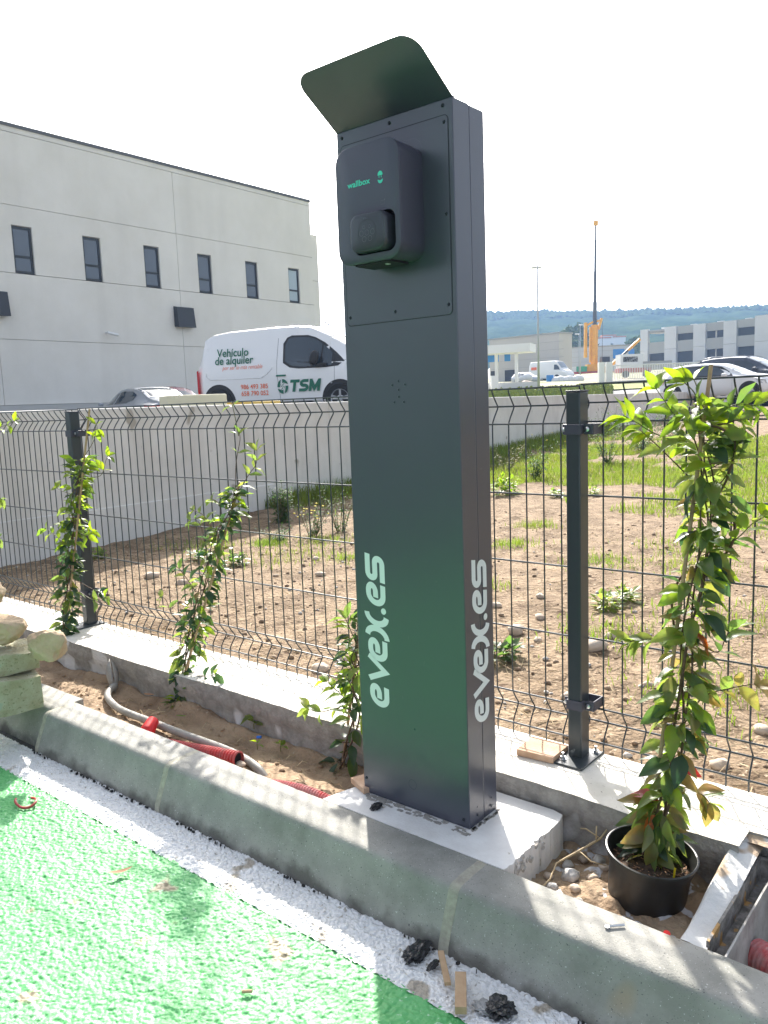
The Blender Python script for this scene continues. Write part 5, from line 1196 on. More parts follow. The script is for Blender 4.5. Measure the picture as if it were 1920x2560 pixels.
# lower annex behind
def bp2(u, z, o=0): return bp(u, z, o-.4)
for z0, z1 in ((.5, 3.0), (3.02, 5.18), (5.2, 7.50), (7.52, 9.85)):
    panel_holes(17.10, 18.0 if z0 > 0 else 18, z0, z1, [], .2, bp2).build('annex_panel', M_['facade'], bld)
mb = MB(); mb.add([bp2(18.0, .5), bp2(18.0, .5, -12), bp2(18.0, 9.85, -12), bp2(18.0, 9.85)], [(0,1,2,3)]); mb.add([bp2(17.1, 9.83), bp2(18.0, 9.83), bp2(18, 9.83, -12), bp2(17.1, 9.83, -12)], [(0,1,2,3)]); mb.build('annex_end', M_['facade'], bld)

# --- vehicles
def car(name, label, cat, rear, front, rz_, body_m, st, belt_pts, wheels, wr, side_windows, seams=(), windscreen=None, rearscreen=None, extras=None, trims=(), tailz=None, side=1):
    """rear/front: world xy of rear and front axle on the ground; local x forward, y left, origin mid wheelbase"""
    rear = np.array(rear, float); front = np.array(front, float); mid = (rear+front)/2; h = math.atan2(front[1]-rear[1], front[0]-rear[0])
    mid = mid + np.array([-math.sin(h), math.cos(h), 0])*side*float(np.interp(0, [q[0] for q in st], [q[4] for q in st]))   # the given points lie under the near side
    pitch = -math.atan2(front[2]-rear[2], math.hypot(*(front-rear)[:2]))
    root = bpy.data.objects.new(name, None); COL.objects.link(root); root.location = tuple(mid); root.rotation_euler = (0, pitch, h); root.empty_display_size = .3
    ORG[root] = np.zeros(3); tag(root, label, cat)
    st = np.array(st, float); xs = np.unique(np.concatenate([np.arange(st[0, 0], st[-1, 0], .07), st[:, 0]]))
    D = [np.interp(xs, st[:, 0], st[:, i]) for i in range(1, 6)]
    k = np.array([1, 2, 3, 2, 1.])/9
    def sm(a): p = np.pad(a, 2, mode='edge'); return np.convolve(p, k, 'valid')
    zb, be, zt, Wd, Wr = [sm(a) for a in D]
    def ringat(i):
        W_, R_, b_, t_, c_ = Wd[i], Wr[i], be[i], zt[i], zb[i]
        b_ = min(b_, t_-.06); R_ = min(R_, W_-.02); r = min(.10, (t_-b_)*.6)
        pts = [(W_-.10, c_), (W_-.02, c_+.08), (W_, c_+(b_-c_)*.45), (W_, c_+(b_-c_)*.75), (W_-.012, b_), (W_-.012+(R_-W_+.012)*.5, b_+(t_-r-b_)*.5), (R_, t_-r), (R_-r*.25, t_-r*.32), (R_-r*.95, t_-.004), (R_*.5, t_+.012), (0, t_+.02)]
        return pts
    rings = [ringat(i) for i in range(len(xs))]; n = len(rings[0]); m2 = 2*n-1
    V = []
    for x, rg in zip(xs, rings):
        V += [(x, -y, z) for y, z in rg] + [(x, y, z) for y, z in rg[-2::-1]]
    Fc = [(i*m2+k_, i*m2+k_+1, (i+1)*m2+k_+1, (i+1)*m2+k_) for i in range(len(xs)-1) for k_ in range(m2-1)]
    Fc += [tuple(range(m2)), tuple((len(xs)-1)*m2+k_ for k_ in range(m2))[::-1]]
    link('body', np.array(V), Fc, body_m, root, smooth='auto')
    def sidey(x, z):
        i = int(np.clip(np.searchsorted(xs, x)-1, 0, len(xs)-2)); t = (x-xs[i])/(xs[i+1]-xs[i])
        f = lambda rg: np.interp(z, [q[1] for q in rg[:9]], [q[0] for q in rg[:9]])
        return f(rings[i])*(1-t)+f(rings[i+1])*t
    def topz(x, y):
        i = int(np.clip(np.searchsorted(xs, x)-1, 0, len(xs)-2)); t = (x-xs[i])/(xs[i+1]-xs[i])
        f = lambda rg: np.interp(abs(y), [q[0] for q in rg[:5:-1]], [q[1] for q in rg[:5:-1]])
        return f(rings[i])*(1-t)+f(rings[i+1])*t
    def dens(poly, step=.06):
        out = []
        for a, b in zip(poly, poly[1:]+poly[:1]):
            L_ = math.hypot(b[0]-a[0], b[1]-a[1]); k_ = max(1, int(L_/step))
            out += [(a[0]+(b[0]-a[0])*i/k_, a[1]+(b[1]-a[1])*i/k_) for i in range(k_)]
        return out
    def patch(nm, poly, mt, off, parent=root, sides=(-1, 1)):
        for s in sides:
            P = dens(poly); c = (sum(p[0] for p in P)/len(P), sum(p[1] for p in P)/len(P)); vs = [(c[0], s*(sidey(*c)+off), c[1])]
            for f in (.55, 1): vs += [(c[0]+(p[0]-c[0])*f, s*(sidey(c[0]+(p[0]-c[0])*f, c[1]+(p[1]-c[1])*f)+off), c[1]+(p[1]-c[1])*f) for p in P]
            k_ = len(P); fs = [(0, 1+i, 1+(i+1) % k_) for i in range(k_)] + [(1+i, 1+(i+1) % k_, 1+k_+(i+1) % k_, 1+k_+i) for i in range(k_)]
            o = link(nm, np.array(vs), fs, mt, parent, smooth=True)
        return o
    def toppatch(nm, x0, x1, y0f, y1f, mt, off=.006):
        V = []; n1, n2 = 10, 11
        for i in range(n1):
            t = i/(n1-1); x = x0+(x1-x0)*t; hw = y0f+(y1f-y0f)*t
            for j in range(n2): y = hw*(2*j/(n2-1)-1); V.append((x, y, topz(x, y)+off))
        return link(nm, np.array(V), [(i*n2+j, i*n2+j+1, (i+1)*n2+j+1, (i+1)*n2+j) for i in range(n1-1) for j in range(n2-1)], mt, root, smooth=True)
    for poly, fr in side_windows:
        if fr: patch('window_seal', fr, M_['trim'], .005)
        patch('side_window', poly, M_['carglass'], .009)
    for (x0, z0, x1, z1, w) in seams:
        dx, dz = x1-x0, z1-z0; l = math.hypot(dx, dz); nx, nz = -dz/l*w/2, dx/l*w/2
        k_ = max(2, int(l/.08)); vs = []
        for s in (-1, 1):
            b = len(vs)
            for i in range(k_+1):
                t = i/k_
                for q in (-1, 1): xx, zz = x0+dx*t+q*nx, z0+dz*t+q*nz; vs.append((xx, s*(sidey(xx, zz)+.003), zz))
            if s == -1: fs = []
            fs += [(b+2*i, b+2*i+1, b+2*i+3, b+2*i+2) for i in range(k_)]
        link('door_seam', np.array(vs), fs, M_['seam'], root)
    if windscreen: toppatch('windscreen', *windscreen, M_['windscreen'])
    if rearscreen: toppatch('rear_window', *rearscreen, M_['carglass'])
    for poly, mt, nm in trims: patch(nm, poly, mt, .012)
    wb = np.linalg.norm(front-rear)/2; hwid = float(np.interp(0, st[:, 0], st[:, 4]))
    for x in (-wb, wb):
        arch = [(x+(wr+.07)*math.cos(a), wr+(wr+.07)*math.sin(a)) for a in np.linspace(-.35, PI+.35, 24)]
        patch('wheel_arch', arch, M_['trim'], .004)
        for s in (-1, 1):
            y = s*(hwid+.012); w = MB(); w.lathe([(wr*.62, y-s*.0), (wr*.66, y+s*.004), (wr*.93, y+s*.0), (wr, y-s*.03), (wr, y-s*.2), (wr*.6, y-s*.2)], (x, 0, wr), 32, 'y')
            wo_ = w.build('wheel', M_['tyre'], root, smooth='auto')
            w = MB(); w.lathe([(0, y-s*.045), (wr*.62, y-s*.04)], (x, 0, wr), 24, 'y'); w.build('wheel_backing', M_['trim'], wo_)
            w = MB(); w.lathe([(wr*.56, y-s*.012), (wr*.64, y+s*.002), (wr*.66, y-s*.02)], (x, 0, wr), 28, 'y')
            for k_ in range(5):
                a = 2*PI*k_/5+.3; ca, sa = math.cos(a), math.sin(a); w.obox((x+ca*wr*.33, y-s*.02, wr+sa*wr*.33), (ca*wr*.56, 0, sa*wr*.56), (-sa*wr*.13, 0, ca*wr*.13), (0, .02, 0))
            w.lathe([(0, y-s*.008), (wr*.14, y-s*.01), (wr*.15, y-s*.02)], (x, 0, wr), 14, 'y'); w.build('rim', M_['rim'], wo_, smooth='auto')
    if extras: extras(root, sidey, topz, patch)
    return root
# white van
def van_extras(root, sidey, topz, patch):
    # mirror
    for s in (-1, 1):
        mb = MB(); bm = bmesh.new(); bmesh.ops.create_icosphere(bm, subdivisions=3, radius=1)
        vs = [(.90+v.co.x*.10+.03*v.co.z, s*(1.02+v.co.y*.09), 1.16+.155*np.sign(v.co.z)*abs(v.co.z)**.8) for v in bm.verts]; fs = [tuple(v.index for v in f.verts) for f in bm.faces]; bm.free()
        link('mirror', np.array(vs), fs, M_['trim'], root, smooth=True)
        MB().obox((1.02, s*.95, 1.02), (.26, 0, .02), (0, .12, 0), (0, 0, .07)).build('mirror_arm', M_['trim'], root, bevel=.02)
    for s in (-1,):
        y = s*(sidey(.10, .86)+.006)
        MB().obox((.10, y-.012, .845), (.22, 0, 0), (0, .03, 0), (0, 0, .032)).build('door_handle', M_['tsm_green'], root, bevel=.008)
        def on(x, z, sl=0): return Matrix(((math.cos(sl), -math.sin(sl), 0, x), (0, 0, -1, -(sidey(x+.3, z)+.014)), (math.sin(sl), math.cos(sl), 0, z), (0, 0, 0, 1)))
        text_part('Veh\u00edculo', .235, M_['tsm_green'], root, on(-1.42, 1.30), offset=.0035, shear=.12, sx=.92)
        text_part('de alquiler', .235, M_['tsm_green'], root, on(-1.46, 1.135), offset=.0035, shear=.12, sx=.92)
        text_part('por ser lo m\u00e1s rentable', .125, M_['tsm_orange'], root, on(-1.28, 1.02), offset=-.0005, shear=.4, sx=.80)
        text_part('986 493 385', .135, M_['tsm_orange'], root, on(-.86, .60), offset=.0015, sx=.95)
        text_part('658 790 052', .135, M_['tsm_orange'], root, on(-.86, .46), offset=.0015, sx=.95)
        yt = -(sidey(.6, .62)+.018)
        def gl(paths, x0, wd, ht=.25, t=.062, z0=.50):
            mb = MB()
            for q, pth in enumerate(paths): stroke(mb, [(a, b) for a, b in pth], t, lambda u, v, w: (x0+u*1.0+v*.18, yt-w, z0+v), .001*q)
            mb.build('lettering', M_['tsm_green'], root, fixn=False)
        gl([[(0, .219), (.21, .219)], [(.105, .219), (.105, 0)]], .27, .21)
        gl([[(.19, .219), (.09, .219)] + arcp(.09, .172, .058, .047, 90, 270, 8)[1:] + arcp(.12, .078, .058, .047, 90, -90, 8) + [(.0, .031)]], .49, .19)
        gl([[(.031, 0), (.031, .25)], [(.031, .235), (.125, .05), (.219, .235)], [(.219, 0), (.219, .25)]], .71, .25)
        lg = MB(); cx, cz, R = .13, .62, .125
        yy = -(sidey(cx, cz)+.016)
        for k in range(4):
            a0 = k*PI/2+.3
            o_ = [(cx+R*math.cos(a0+t*1.35)*(1.0), cz+R*1.2*math.sin(a0+t*1.35)) for t in np.linspace(0, 1, 7)]
            i_ = [(cx+R*.62*math.cos(a0+.45+t*1.0)*(1-.3*t), cz+R*1.2*.62*math.sin(a0+.45+t*1.0)*(1-.3*t)) for t in np.linspace(1, 0, 7)]
            P = o_+i_; lg.add([(u, yy, v) for u, v in P], [tuple(range(len(P)))])
            P2 = [(cx+R*.50*t*math.cos(a0+1.9-1.2*t)+w*math.sin(a0+1.9-1.2*t), cz+R*.60*t*math.sin(a0+1.9-1.2*t)-w*math.cos(a0+1.9-1.2*t)) for t, w in ((.15, .006), (.5, .012), (1, .012), (1, -.004), (.5, -.006), (.15, -.004))]
            lg.add([(u, yy-.001, v) for u, v in P2], [tuple(range(6))])
        lg.build('logo', M_['tsm_green'], root, fixn=False)
        MB().lathe([(0, -.93), (.022, -.93), (.022, -.90)], (1.22, 0, .66), 12, 'y').build('side_repeater', M_['seam'], root)
    for s in (-1, 1):
        mb = MB(); mb.add([(-1.93, s*.90, .35), (-1.93, s*.90, 1.02), (-1.86, s*.937, 1.04), (-1.85, s*.937, .36), (-1.95, s*.80, 1.02), (-1.95, s*.80, .35)], [(0,1,2,3),(0,5,4,1)]); mb.build('tail_lamp', M_['tail'], root)
    MB().tube([(1.02, -.3, 1.84), (.82, -.3, 1.97)], .012, 6).build('aerial', M_['trim'], root)
    # raised panel outline
    for s in (-1,):
        pts = [(-1.68, 1.50), (-1.68, .90), (-1.58, .82), (-.36, .82), (-.22, .90), (-.10, 1.02)]
        for a, b in zip(pts[:-1], pts[1:]):
            mb = MB(); ya = -(sidey(*a)+.004); yb = -(sidey(*b)+.004); mb.tube([(a[0], ya, a[1]), (b[0], yb, b[1])], .010, 5); mb.build('panel_crease', M_['white_car'], root, smooth=True)
VR = atD(551, 1035, 17.4); VF = atD(852, 1035, 16.5); VR[2] = .855; VF[2] = .855
vst = [(-1.93, .32, 1.0, 1.02, .80, .62), (-1.90, .30, 1.10, 1.45, .88, .68), (-1.80, .28, 1.12, 1.70, .915, .72), (-1.60, .28, 1.12, 1.79, .92, .74), (-1.2, .26, 1.12, 1.84, .925, .76), (-.2, .24, 1.12, 1.87, .925, .76), (.45, .24, 1.12, 1.87, .925, .75), (.75, .24, 1.10, 1.83, .925, .72), (1.15, .24, 1.08, 1.63, .925, .68), (1.55, .24, 1.05, 1.38, .925, .66), (1.85, .24, 1.0, 1.16, .92, .70), (2.1, .25, .85, 1.03, .89, .66), (2.22, .30, .65, .80, .80, .55)]
win1 = [(.22, 1.62), (.14, 1.50), (.15, 1.10), (.30, 1.00), (.50, .97), (1.12, .97), (1.38, .99), (1.52, 1.08), (1.32, 1.26), (1.05, 1.48), (.84, 1.60), (.68, 1.65), (.32, 1.66)]
car('parked_van', 'white panel van with green rental lettering parked above the wall', 'van', VR, VF, 0, M_['white_car'], vst, None, None, .325,
    [([(.25, 1.58), (.19, 1.48), (.20, 1.13), (.33, 1.04), (.52, 1.01), (.98, 1.01), (1.00, 1.46), (.84, 1.56), (.66, 1.61), (.34, 1.62)], win1), ([(1.03, 1.01), (1.25, 1.01), (1.23, 1.27), (1.03, 1.44)], None)],
    seams=[(.02, 1.62, .0, .9, .010), (.0, .9, .06, .32, .010), (1.30, 1.0, 1.28, .34, .010), (1.66, 1.16, 1.36, 1.04, .010)], windscreen=(.80, 1.62, .60, .62), extras=van_extras,
    trims=[([(-.55, .30), (.75, .30), (.95, .22), (.95, .20), (-.65, .20)], M_['trim'], 'sill_trim')])
# silver saloon, rear three quarter
sst = [(-2.25, .35, .80, .90, .70, .55), (-2.15, .28, .92, 1.06, .84, .60), (-1.85, .25, .95, 1.10, .88, .62), (-1.55, .25, .95, 1.16, .89, .60), (-1.15, .25, .95, 1.36, .89, .60), (-.7, .24, .94, 1.45, .89, .60), (-.2, .24, .94, 1.47, .89, .60), (.3, .24, .94, 1.42, .89, .59), (.8, .24, .93, 1.20, .89, .62), (1.15, .24, .92, 1.02, .89, .66), (1.7, .25, .80, .94, .87, .64), (2.15, .28, .70, .80, .80, .55), (2.27, .34, .55, .62, .70, .45)]
sidew = [([(.86, .98), (.25, 1.00), (.22, 1.34), (.42, 1.30)], None), ([(.15, 1.00), (-.62, 1.02), (-.95, 1.10), (-.98, 1.24), (-.68, 1.35), (-.1, 1.37), (.12, 1.35)], None)]
def saloon_ex(root, sidey, topz, patch):
    for s in (-1, 1):
        MB().obox((.78, s*.97, 1.02), (.12, 0, 0), (0, .14, 0), (0, 0, .10)).build('mirror', M_['silver_car'], root, bevel=.03)
        mb = MB(); mb.add([(-2.2, s*.82, .70), (-2.2, s*.82, .93), (-1.86, s*.893, .95), (-1.92, s*.893, .72), (-2.262, s*.50, .90), (-2.262, s*.50, .72)], [(0,1,2,3),(0,5,4,1)]); mb.build('tail_lamp', M_['tail'], root)
SR = atD(350, 1040, 22.6); SF = atD(234, 1040, 24.9)
SR[2] = .30; SF[2] = .30
car('parked_car', 'silver saloon seen from behind, partly hidden by the wall', 'car', SR, SF, 0, M_['silver_car'], sst, None, None, .31, sidew, windscreen=(.35, 1.1, .52, .60), rearscreen=(-1.50, -.85, .60, .54), extras=saloon_ex, side=-1)
RR = atD(500, 1040, 28.0); RF = atD(410, 1040, 26.0); RR[2] = .36; RF[2] = .36
car('parked_car', 'dark red car between the silver saloon and the white van', 'car', RR, RF, 0, M_['red_car'], [(a, b, c, d+.04, e, f) for a, b, c, d, e, f in sst], None, None, .31, sidew, windscreen=(.35, 1.1, .52, .60), rearscreen=(-1.50, -.85, .60, .54), side=-1)
# white hatchback
hst = [(-2.08, .38, .80, .85, .72, .55), (-2.0, .30, .92, 1.06, .85, .60), (-1.85, .27, .95, 1.26, .875, .60), (-1.6, .25, .95, 1.36, .88, .60), (-1.1, .24, .94, 1.42, .88, .60), (-.4, .24, .93, 1.44, .88, .60), (.2, .24, .92, 1.40, .88, .59), (.7, .24, .91, 1.20, .88, .61), (1.1, .24, .90, 1.02, .88, .66), (1.6, .25, .85, .95, .87, .66), (2.0, .28, .72, .82, .80, .58), (2.2, .34, .55, .64, .68, .45)]
def hatch_ex(root, sidey, topz, patch):
    for s in (-1, 1):
        MB().obox((.62, s*.99, .98), (.20, 0, 0), (0, .16, 0), (0, 0, .13)).build('mirror', M_['white_car'], root, bevel=.045)
        mb = MB(); mb.add([(-2.03, s*.80, .66), (-2.03, s*.80, .90), (-1.80, s*.885, .93), (-1.86, s*.885, .70)], [(0,1,2,3)]); mb.build('tail_lamp', M_['tail'], root)
        mb = MB(); mb.add([(2.06, s*.76, .62), (2.03, s*.79, .76), (1.66, s*.875, .82), (1.84, s*.858, .64)], [(0,1,2,3)]); mb.build('head_lamp', M_['lampglass'], root)
HR = atD(1680, 1001, 31.2); HF = atD(1872, 1001, 29.0); HR[2] = .62; HF[2] = .62
wn = [([(-1.40, .96), (-.55, .98), (-.55, 1.30), (-1.0, 1.31), (-1.35, 1.22), (-1.52, 1.08)], [(-1.46, .93), (.86, .93), (.62, 1.12), (.32, 1.30), (-.1, 1.36), (-1.05, 1.35), (-1.42, 1.25), (-1.60, 1.08)]), ([(-.48, .98), (.62, .98), (.42, 1.14), (.16, 1.28), (-.12, 1.32), (-.48, 1.32)], None)]
car('parked_car', 'white hatchback behind the wall, right of the crane', 'car', HR, HF, 0, M_['white_car'], hst, None, None, .33, wn, seams=[(.86, .95, .86, .32, .01), (-.50, .93, -.50, .32, .01)], windscreen=(.28, 1.05, .55, .62), extras=hatch_ex)
# dark SUV
ust = [(-2.3, .45, 1.0, 1.1, .80, .60), (-2.2, .36, 1.10, 1.45, .90, .66), (-1.95, .34, 1.12, 1.62, .93, .68), (-1.4, .32, 1.12, 1.70, .94, .70), (-.5, .30, 1.10, 1.72, .94, .70), (.2, .30, 1.08, 1.68, .94, .68), (.8, .30, 1.06, 1.42, .94, .68), (1.25, .30, 1.05, 1.17, .94, .72), (1.9, .32, .95, 1.07, .92, .70), (2.3, .36, .80, .92, .82, .6), (2.42, .42, .62, .70, .7, .5)]
def suv_ex(root, sidey, topz, patch):
    for s in (-1, 1):
        MB().obox((.78, s*1.06, 1.13), (.20, 0, 0), (0, .18, 0), (0, 0, .16)).build('mirror', M_['dark_car'], root, bevel=.05)
        MB().tube([(-1.9, s*.62, 1.68), (-1.4, s*.64, 1.76), (.1, s*.62, 1.74), (.35, s*.60, 1.66)], .018, 6).build('roof_rail', M_['rim'], root, smooth=True)
    MB().obox((-2.1, 0, 1.64), (.35, 0, 0), (0, 1.2, 0), (0, 0, .03)).build('spoiler', M_['pole'], root)
UR = atD(1760, 990, 36.8); UF = atD(1935, 980, 34.4); UR[2] = .78; UF[2] = .78
wu = [([(-1.6, 1.14), (-.35, 1.13), (-.35, 1.52), (-1.2, 1.53), (-1.7, 1.42)], None), ([(-.27, 1.13), (.90, 1.11), (.62, 1.30), (.25, 1.52), (-.27, 1.54)], None)]
car('parked_car', 'dark blue estate car behind the white hatchback', 'car', UR, UF, 0, M_['dark_car'], ust, None, None, .36, wu, windscreen=(.30, 1.2, .60, .66), extras=suv_ex)

# cream block and yellow kerb top beyond the wall
p = [atD(417, 985, 8.6), atD(567, 984, 8.9)]
o = empty('concrete_barrier', (p[0]+p[1])/2*np.array([1, 1, 0])+np.array([0, 0, .9]), 'cream painted concrete block lying just behind the wall', 'barrier'); ax = (p[1]-p[0])*np.array([1, 1, 0]); nn = np.array([-ax[1], ax[0], 0]); nn = nn/np.linalg.norm(nn)
MB().obox((p[0]+p[1])/2*np.array([1, 1, 0])+nn*.2+np.array([0, 0, 1.035]), ax, nn*.4, (0, 0, .38)).build('block_body', M_['cream'], o, bevel=.015)
p = [atD(455, 1005, 9.4), atD(700, 1003, 9.9)]; ax = (p[1]-p[0])*np.array([1, 1, 0]); nn = np.array([-ax[1], ax[0], 0]); nn = nn/np.linalg.norm(nn)
o = MB().obox((p[0]+p[1])/2*np.array([1, 1, 0])+nn*.1+np.array([0, 0, 1.02]), ax, nn*.25, (0, 0, .23)).build('yellow_kerb', M_['yellow'], bevel=.01); tag(o, 'yellow painted kerb piece behind the wall in front of the van', 'kerb')

# --- right concrete building under construction
QAZ = rad(-77); QD = np.array([math.sin(QAZ), math.cos(QAZ), 0]); QN = np.array([-QD[1], QD[0], 0])*-1; QP = np.array([-53.22, 150.9, 0])
if QN @ (CAM-QP) < 0: QN = -QN
def qp(u, z, o=0): return QP+QD*u+QN*o+np.array([0, 0, z])
qb = empty('office_building', qp(-4, 4), 'grey three storey concrete building with pale piers at right', 'building')
FB = [(0,3,2,1),(4,5,6,7),(0,1,5,4),(1,2,6,5),(2,3,7,6),(3,0,4,7)]
def qbox(mb, u0, u1, z0, z1, o0, o1): return mb.add([qp(u0, z0, o0), qp(u1, z0, o0), qp(u1, z1, o0), qp(u0, z1, o0), qp(u0, z0, o1), qp(u1, z0, o1), qp(u1, z1, o1), qp(u0, z1, o1)], FB)
piers = [(8.65, 6.99, 13.08), (3.36, .90, 13.1), (-2.59, -4.98, 13.0), (-8.46, -10.84, 12.95), (-14.15, -17.6, 13.35), (-23.4, -26, 13.3)]
for a, b, zt_ in piers:
    for z0, z1 in ((3.5, 8.98), (9.02, zt_)): qbox(MB(), b, a, z0, z1, -.6, .0).build('pier_panel', M_['pier'], qb)
bays = [(6.97, 3.38, 12.43, 10.51, 8.42, 6.36, 0), (.88, -2.57, 11.65, 10.41, 8.40, 6.39, 1), (-5.0, -8.44, 11.6, 10.34, 8.37, 6.56, 2), (-10.86, -14.13, 11.66, 10.26, 8.39, 6.45, 3), (-17.65, -23.38, 11.66, 10.26, 8.39, 6.45, 3)]
for a, b, t1, b1, t2, b2, k in bays:
    for z0, z1 in ((t1, 13.0 if k else 12.75), (t2, b1), (4.0, b2)):
        qbox(MB(), b, a, z0, z1, -.9, -.25).build('spandrel', M_['spandrel'], qb)
    if k: 
        for z0, z1 in ((b1, t1), (b2, t2)):
            w = qbox(MB(), b, a, z0, z1, -1.0, -.8).build('window', M_['dark_open'], qb)
            if k == 2: qbox(MB(), (a+b)/2-.1, (a+b)/2+.1, z0, z1, -.8, -.6).build('mullion', M_['pale_clad'], w)
    else:
        w = qbox(MB(), b, a, b2, t2, -1.0, -.8).build('window', M_['dark_open'], qb)
        qbox(MB(), 3.4, 4.7, b1, t1-.35, -3.5, -3.0).build('orange_wall', M_['brickred'], qb)
qbox(MB(), 3.3, 8.6, 12.43, 12.8, -6, -.3).build('roof_slab', M_['spandrel'], qb)
qbox(MB(), -26, 3.0, 12.9, 13.02, -14, -.3).build('roof_slab', M_['spandrel'], qb)
qbox(MB(), -26, 8.6, 3.5, 10.3, -14, -1.1).build('core', M_['spandrel'], qb)
qbox(MB(), -26, 3.3, 10.3, 12.9, -14, -1.1).build('core', M_['spandrel'], qb)
for u in (-1.5, -6.8, -12.0, 4.6): qbox(MB(), u-.5, u+.5, 13.0, 13.25, -2.4, -1.6).build('roof_vent', M_['white_wall'], qb)

# simple far halls
def hall(name, P, az, ln, wd, z0, z1, mt, label, cat='building', features=None, pitch=0):
    a = rad(az); d = np.array([math.sin(a), math.cos(a), 0]); n_ = np.array([-d[1], d[0], 0])
    if n_ @ (CAM-P) > 0: n_ = -n_
    P = np.array([P[0], P[1], 0.])
    r = empty(name, P+np.array([0, 0, z0]), label, cat)
    f = lambda u, z, o=0: P+d*u-n_*o+np.array([0, 0, z])
    def bx(mb, u0, u1, za, zb, o0, o1): return mb.add([f(u0, za, o0), f(u1, za, o0), f(u1, zb, o0), f(u0, zb, o0), f(u0, za, o1), f(u1, za, o1), f(u1, zb, o1), f(u0, zb, o1)], FB)
    bx(MB(), 0, ln, z0-2, z1, -wd, 0).build('hall_walls', mt, r); bx(MB(), -.1, ln+.1, z1, z1+.2, -wd-.1, .1).build('roof_edge', M_['spandrel'], r)
    if features: features(bx, r)
    return r
PL = atD(1225, 945, 112); hl = atD(1398, 945, 104)
def feat1(bx, r):
    for k in range(1, 6): bx(MB(), 0, 12.0, 4+k, 4.03+k, .0, .03).build('cladding_line', M_['spandrel'], r)
    for u0, u1 in ((.2, 1.4), (2.6, 4.6)): bx(MB(), u0, u1, 3.0, 4.8, .03, .06).build('loading_door', M_['dark_open'], r)
azL = math.degrees(math.atan2(hl[0]-PL[0], hl[1]-PL[1])); lnL = math.hypot(hl[0]-PL[0], hl[1]-PL[1])
hall('warehouse', PL, azL, lnL, 3, 3.0, 9.0, M_['pale_clad'], 'beige windowless warehouse just right of the pillar', features=feat1)
# white canopy building in front
PCn = atD(1200, 950, 86); hc = atD(1326, 950, 84)
azC = math.degrees(math.atan2(hc[0]-PCn[0], hc[1]-PCn[1])); lnC = math.hypot(hc[0]-PCn[0], hc[1]-PCn[1])
a = rad(azC); dC = np.array([math.sin(a), math.cos(a), 0]); nC = np.array([dC[1], -dC[0], 0]); nC = nC if nC@(CAM-PCn) > 0 else -nC
cn = empty('petrol_canopy', np.array([PCn[0], PCn[1], 2.8]), 'flat white canopy on posts in front of the beige warehouse', 'canopy')
cf = lambda u, z, o=0: np.array([PCn[0], PCn[1], 0])+dC*u+nC*o+np.array([0, 0, z])
def cbx(mb, u0, u1, za, zb, o0, o1): return mb.add([cf(u0, za, o0), cf(u1, za, o0), cf(u1, zb, o0), cf(u0, zb, o0), cf(u0, za, o1), cf(u1, za, o1), cf(u1, zb, o1), cf(u0, zb, o1)], FB)
cbx(MB(), 0, lnC, 5.75, 6.62, -3, 0).build('roof_slab', M_['white_wall'], cn)
for u in (1.60, 3.75): cbx(MB(), u-.15, u+.15, 2.4, 5.75, -1.0, -.7).build('post', M_['white_wall'], cn)
for u0, u1 in ((0, 2.1*.65), (2.0, 2.65)): cbx(MB(), u0, u1, 5.0, 5.72, -2.9, -2.8).build('blue_sign', M_['blue'], cn)
PM = atD(1430, 930, 143); hm = atD(1582, 930, 141)
azM = math.degrees(math.atan2(hm[0]-PM[0], hm[1]-PM[1])); lnM = math.hypot(hm[0]-PM[0], hm[1]-PM[1])
def feat2(bx, r):
    bx(MB(), 7.0, 8.9, 7.2, 8.8, .03, .06).build('blue_window', M_['blue'], r); bx(MB(), 9.6, 10.6, 7.3, 8.7, .03, .06).build('blue_window', M_['blue'], r)
    bx(MB(), 9.5, 10.7, 3.6, 5.4, .03, .06).build('blue_door', M_['blue'], r)
    for k in range(5): bx(MB(), 0, lnM, 5+k*.9, 5.04+k*.9, 0, .03).build('cladding_line', M_['spandrel'], r)
hall('warehouse', PM, azM, lnM, 3, 4.0, 9.3, M_['blue_clad'], 'pale blue grey warehouse with blue windows behind the crane', features=feat2)

# crane
kb = atD(1487, 932, 130); kb[2] = 4.2
cr = empty('mobile_crane', kb, 'orange telescopic mobile crane with raised dark boom', 'crane')
rt = np.array([RT0[0], RT0[1], 0]); fwd = np.array([-rt[1], rt[0], 0]); K = lambda x, z, o=0: kb+rt*x+fwd*o+np.array([0, 0, z])
def kbx(mb, x0, x1, z0, z1, o0=-.8, o1=.8): return mb.add([K(x0, z0, o0), K(x1, z0, o0), K(x1, z1, o0), K(x0, z1, o0), K(x0, z0, o1), K(x1, z0, o1), K(x1, z1, o1), K(x0, z1, o1)], FB)
kbx(MB(), -6.2, 2.6, -.1, .55, -1.3, 1.3).build('chassis', M_['crane_red'], cr)
kbx(MB(), -3.2, -1.6, .55, 1.4, -1.35, 1.3).build('side_cover', M_['crane_green'], cr); kbx(MB(), -5.6, -3.3, .55, 1.4, -1.3, 1.3).build('carrier_cab', M_['white_wall'], cr)
for x in (-5.2, -3.8, -.6, .8, 2.0): MB().tube([K(x, -.25, -1.36), K(x, -.25, -1.0)], .55, 14).build('wheel', M_['tyre'], cr)
kbx(MB(), -1.4, 1.6, .6, 1.7).build('slew_base', M_['crane_y'], cr); kbx(MB(), 1.0, 2.2, 1.3, 2.8).build('operator_cab', M_['dark_open'], cr)
MB().tube([K(-.1, 1.2), K(.0, 7.9)], .55, 4).build('boom_base', M_['crane_y'], cr)
mb = MB(); mb.tube([K(-1.5, 2.8), K(-1.45, 8.3)], .28, 6); mb.tube([K(-.75, 2.0), K(-.7, 7.6)], .18, 6); mb.build('counter_jib', M_['crane_y'], cr)
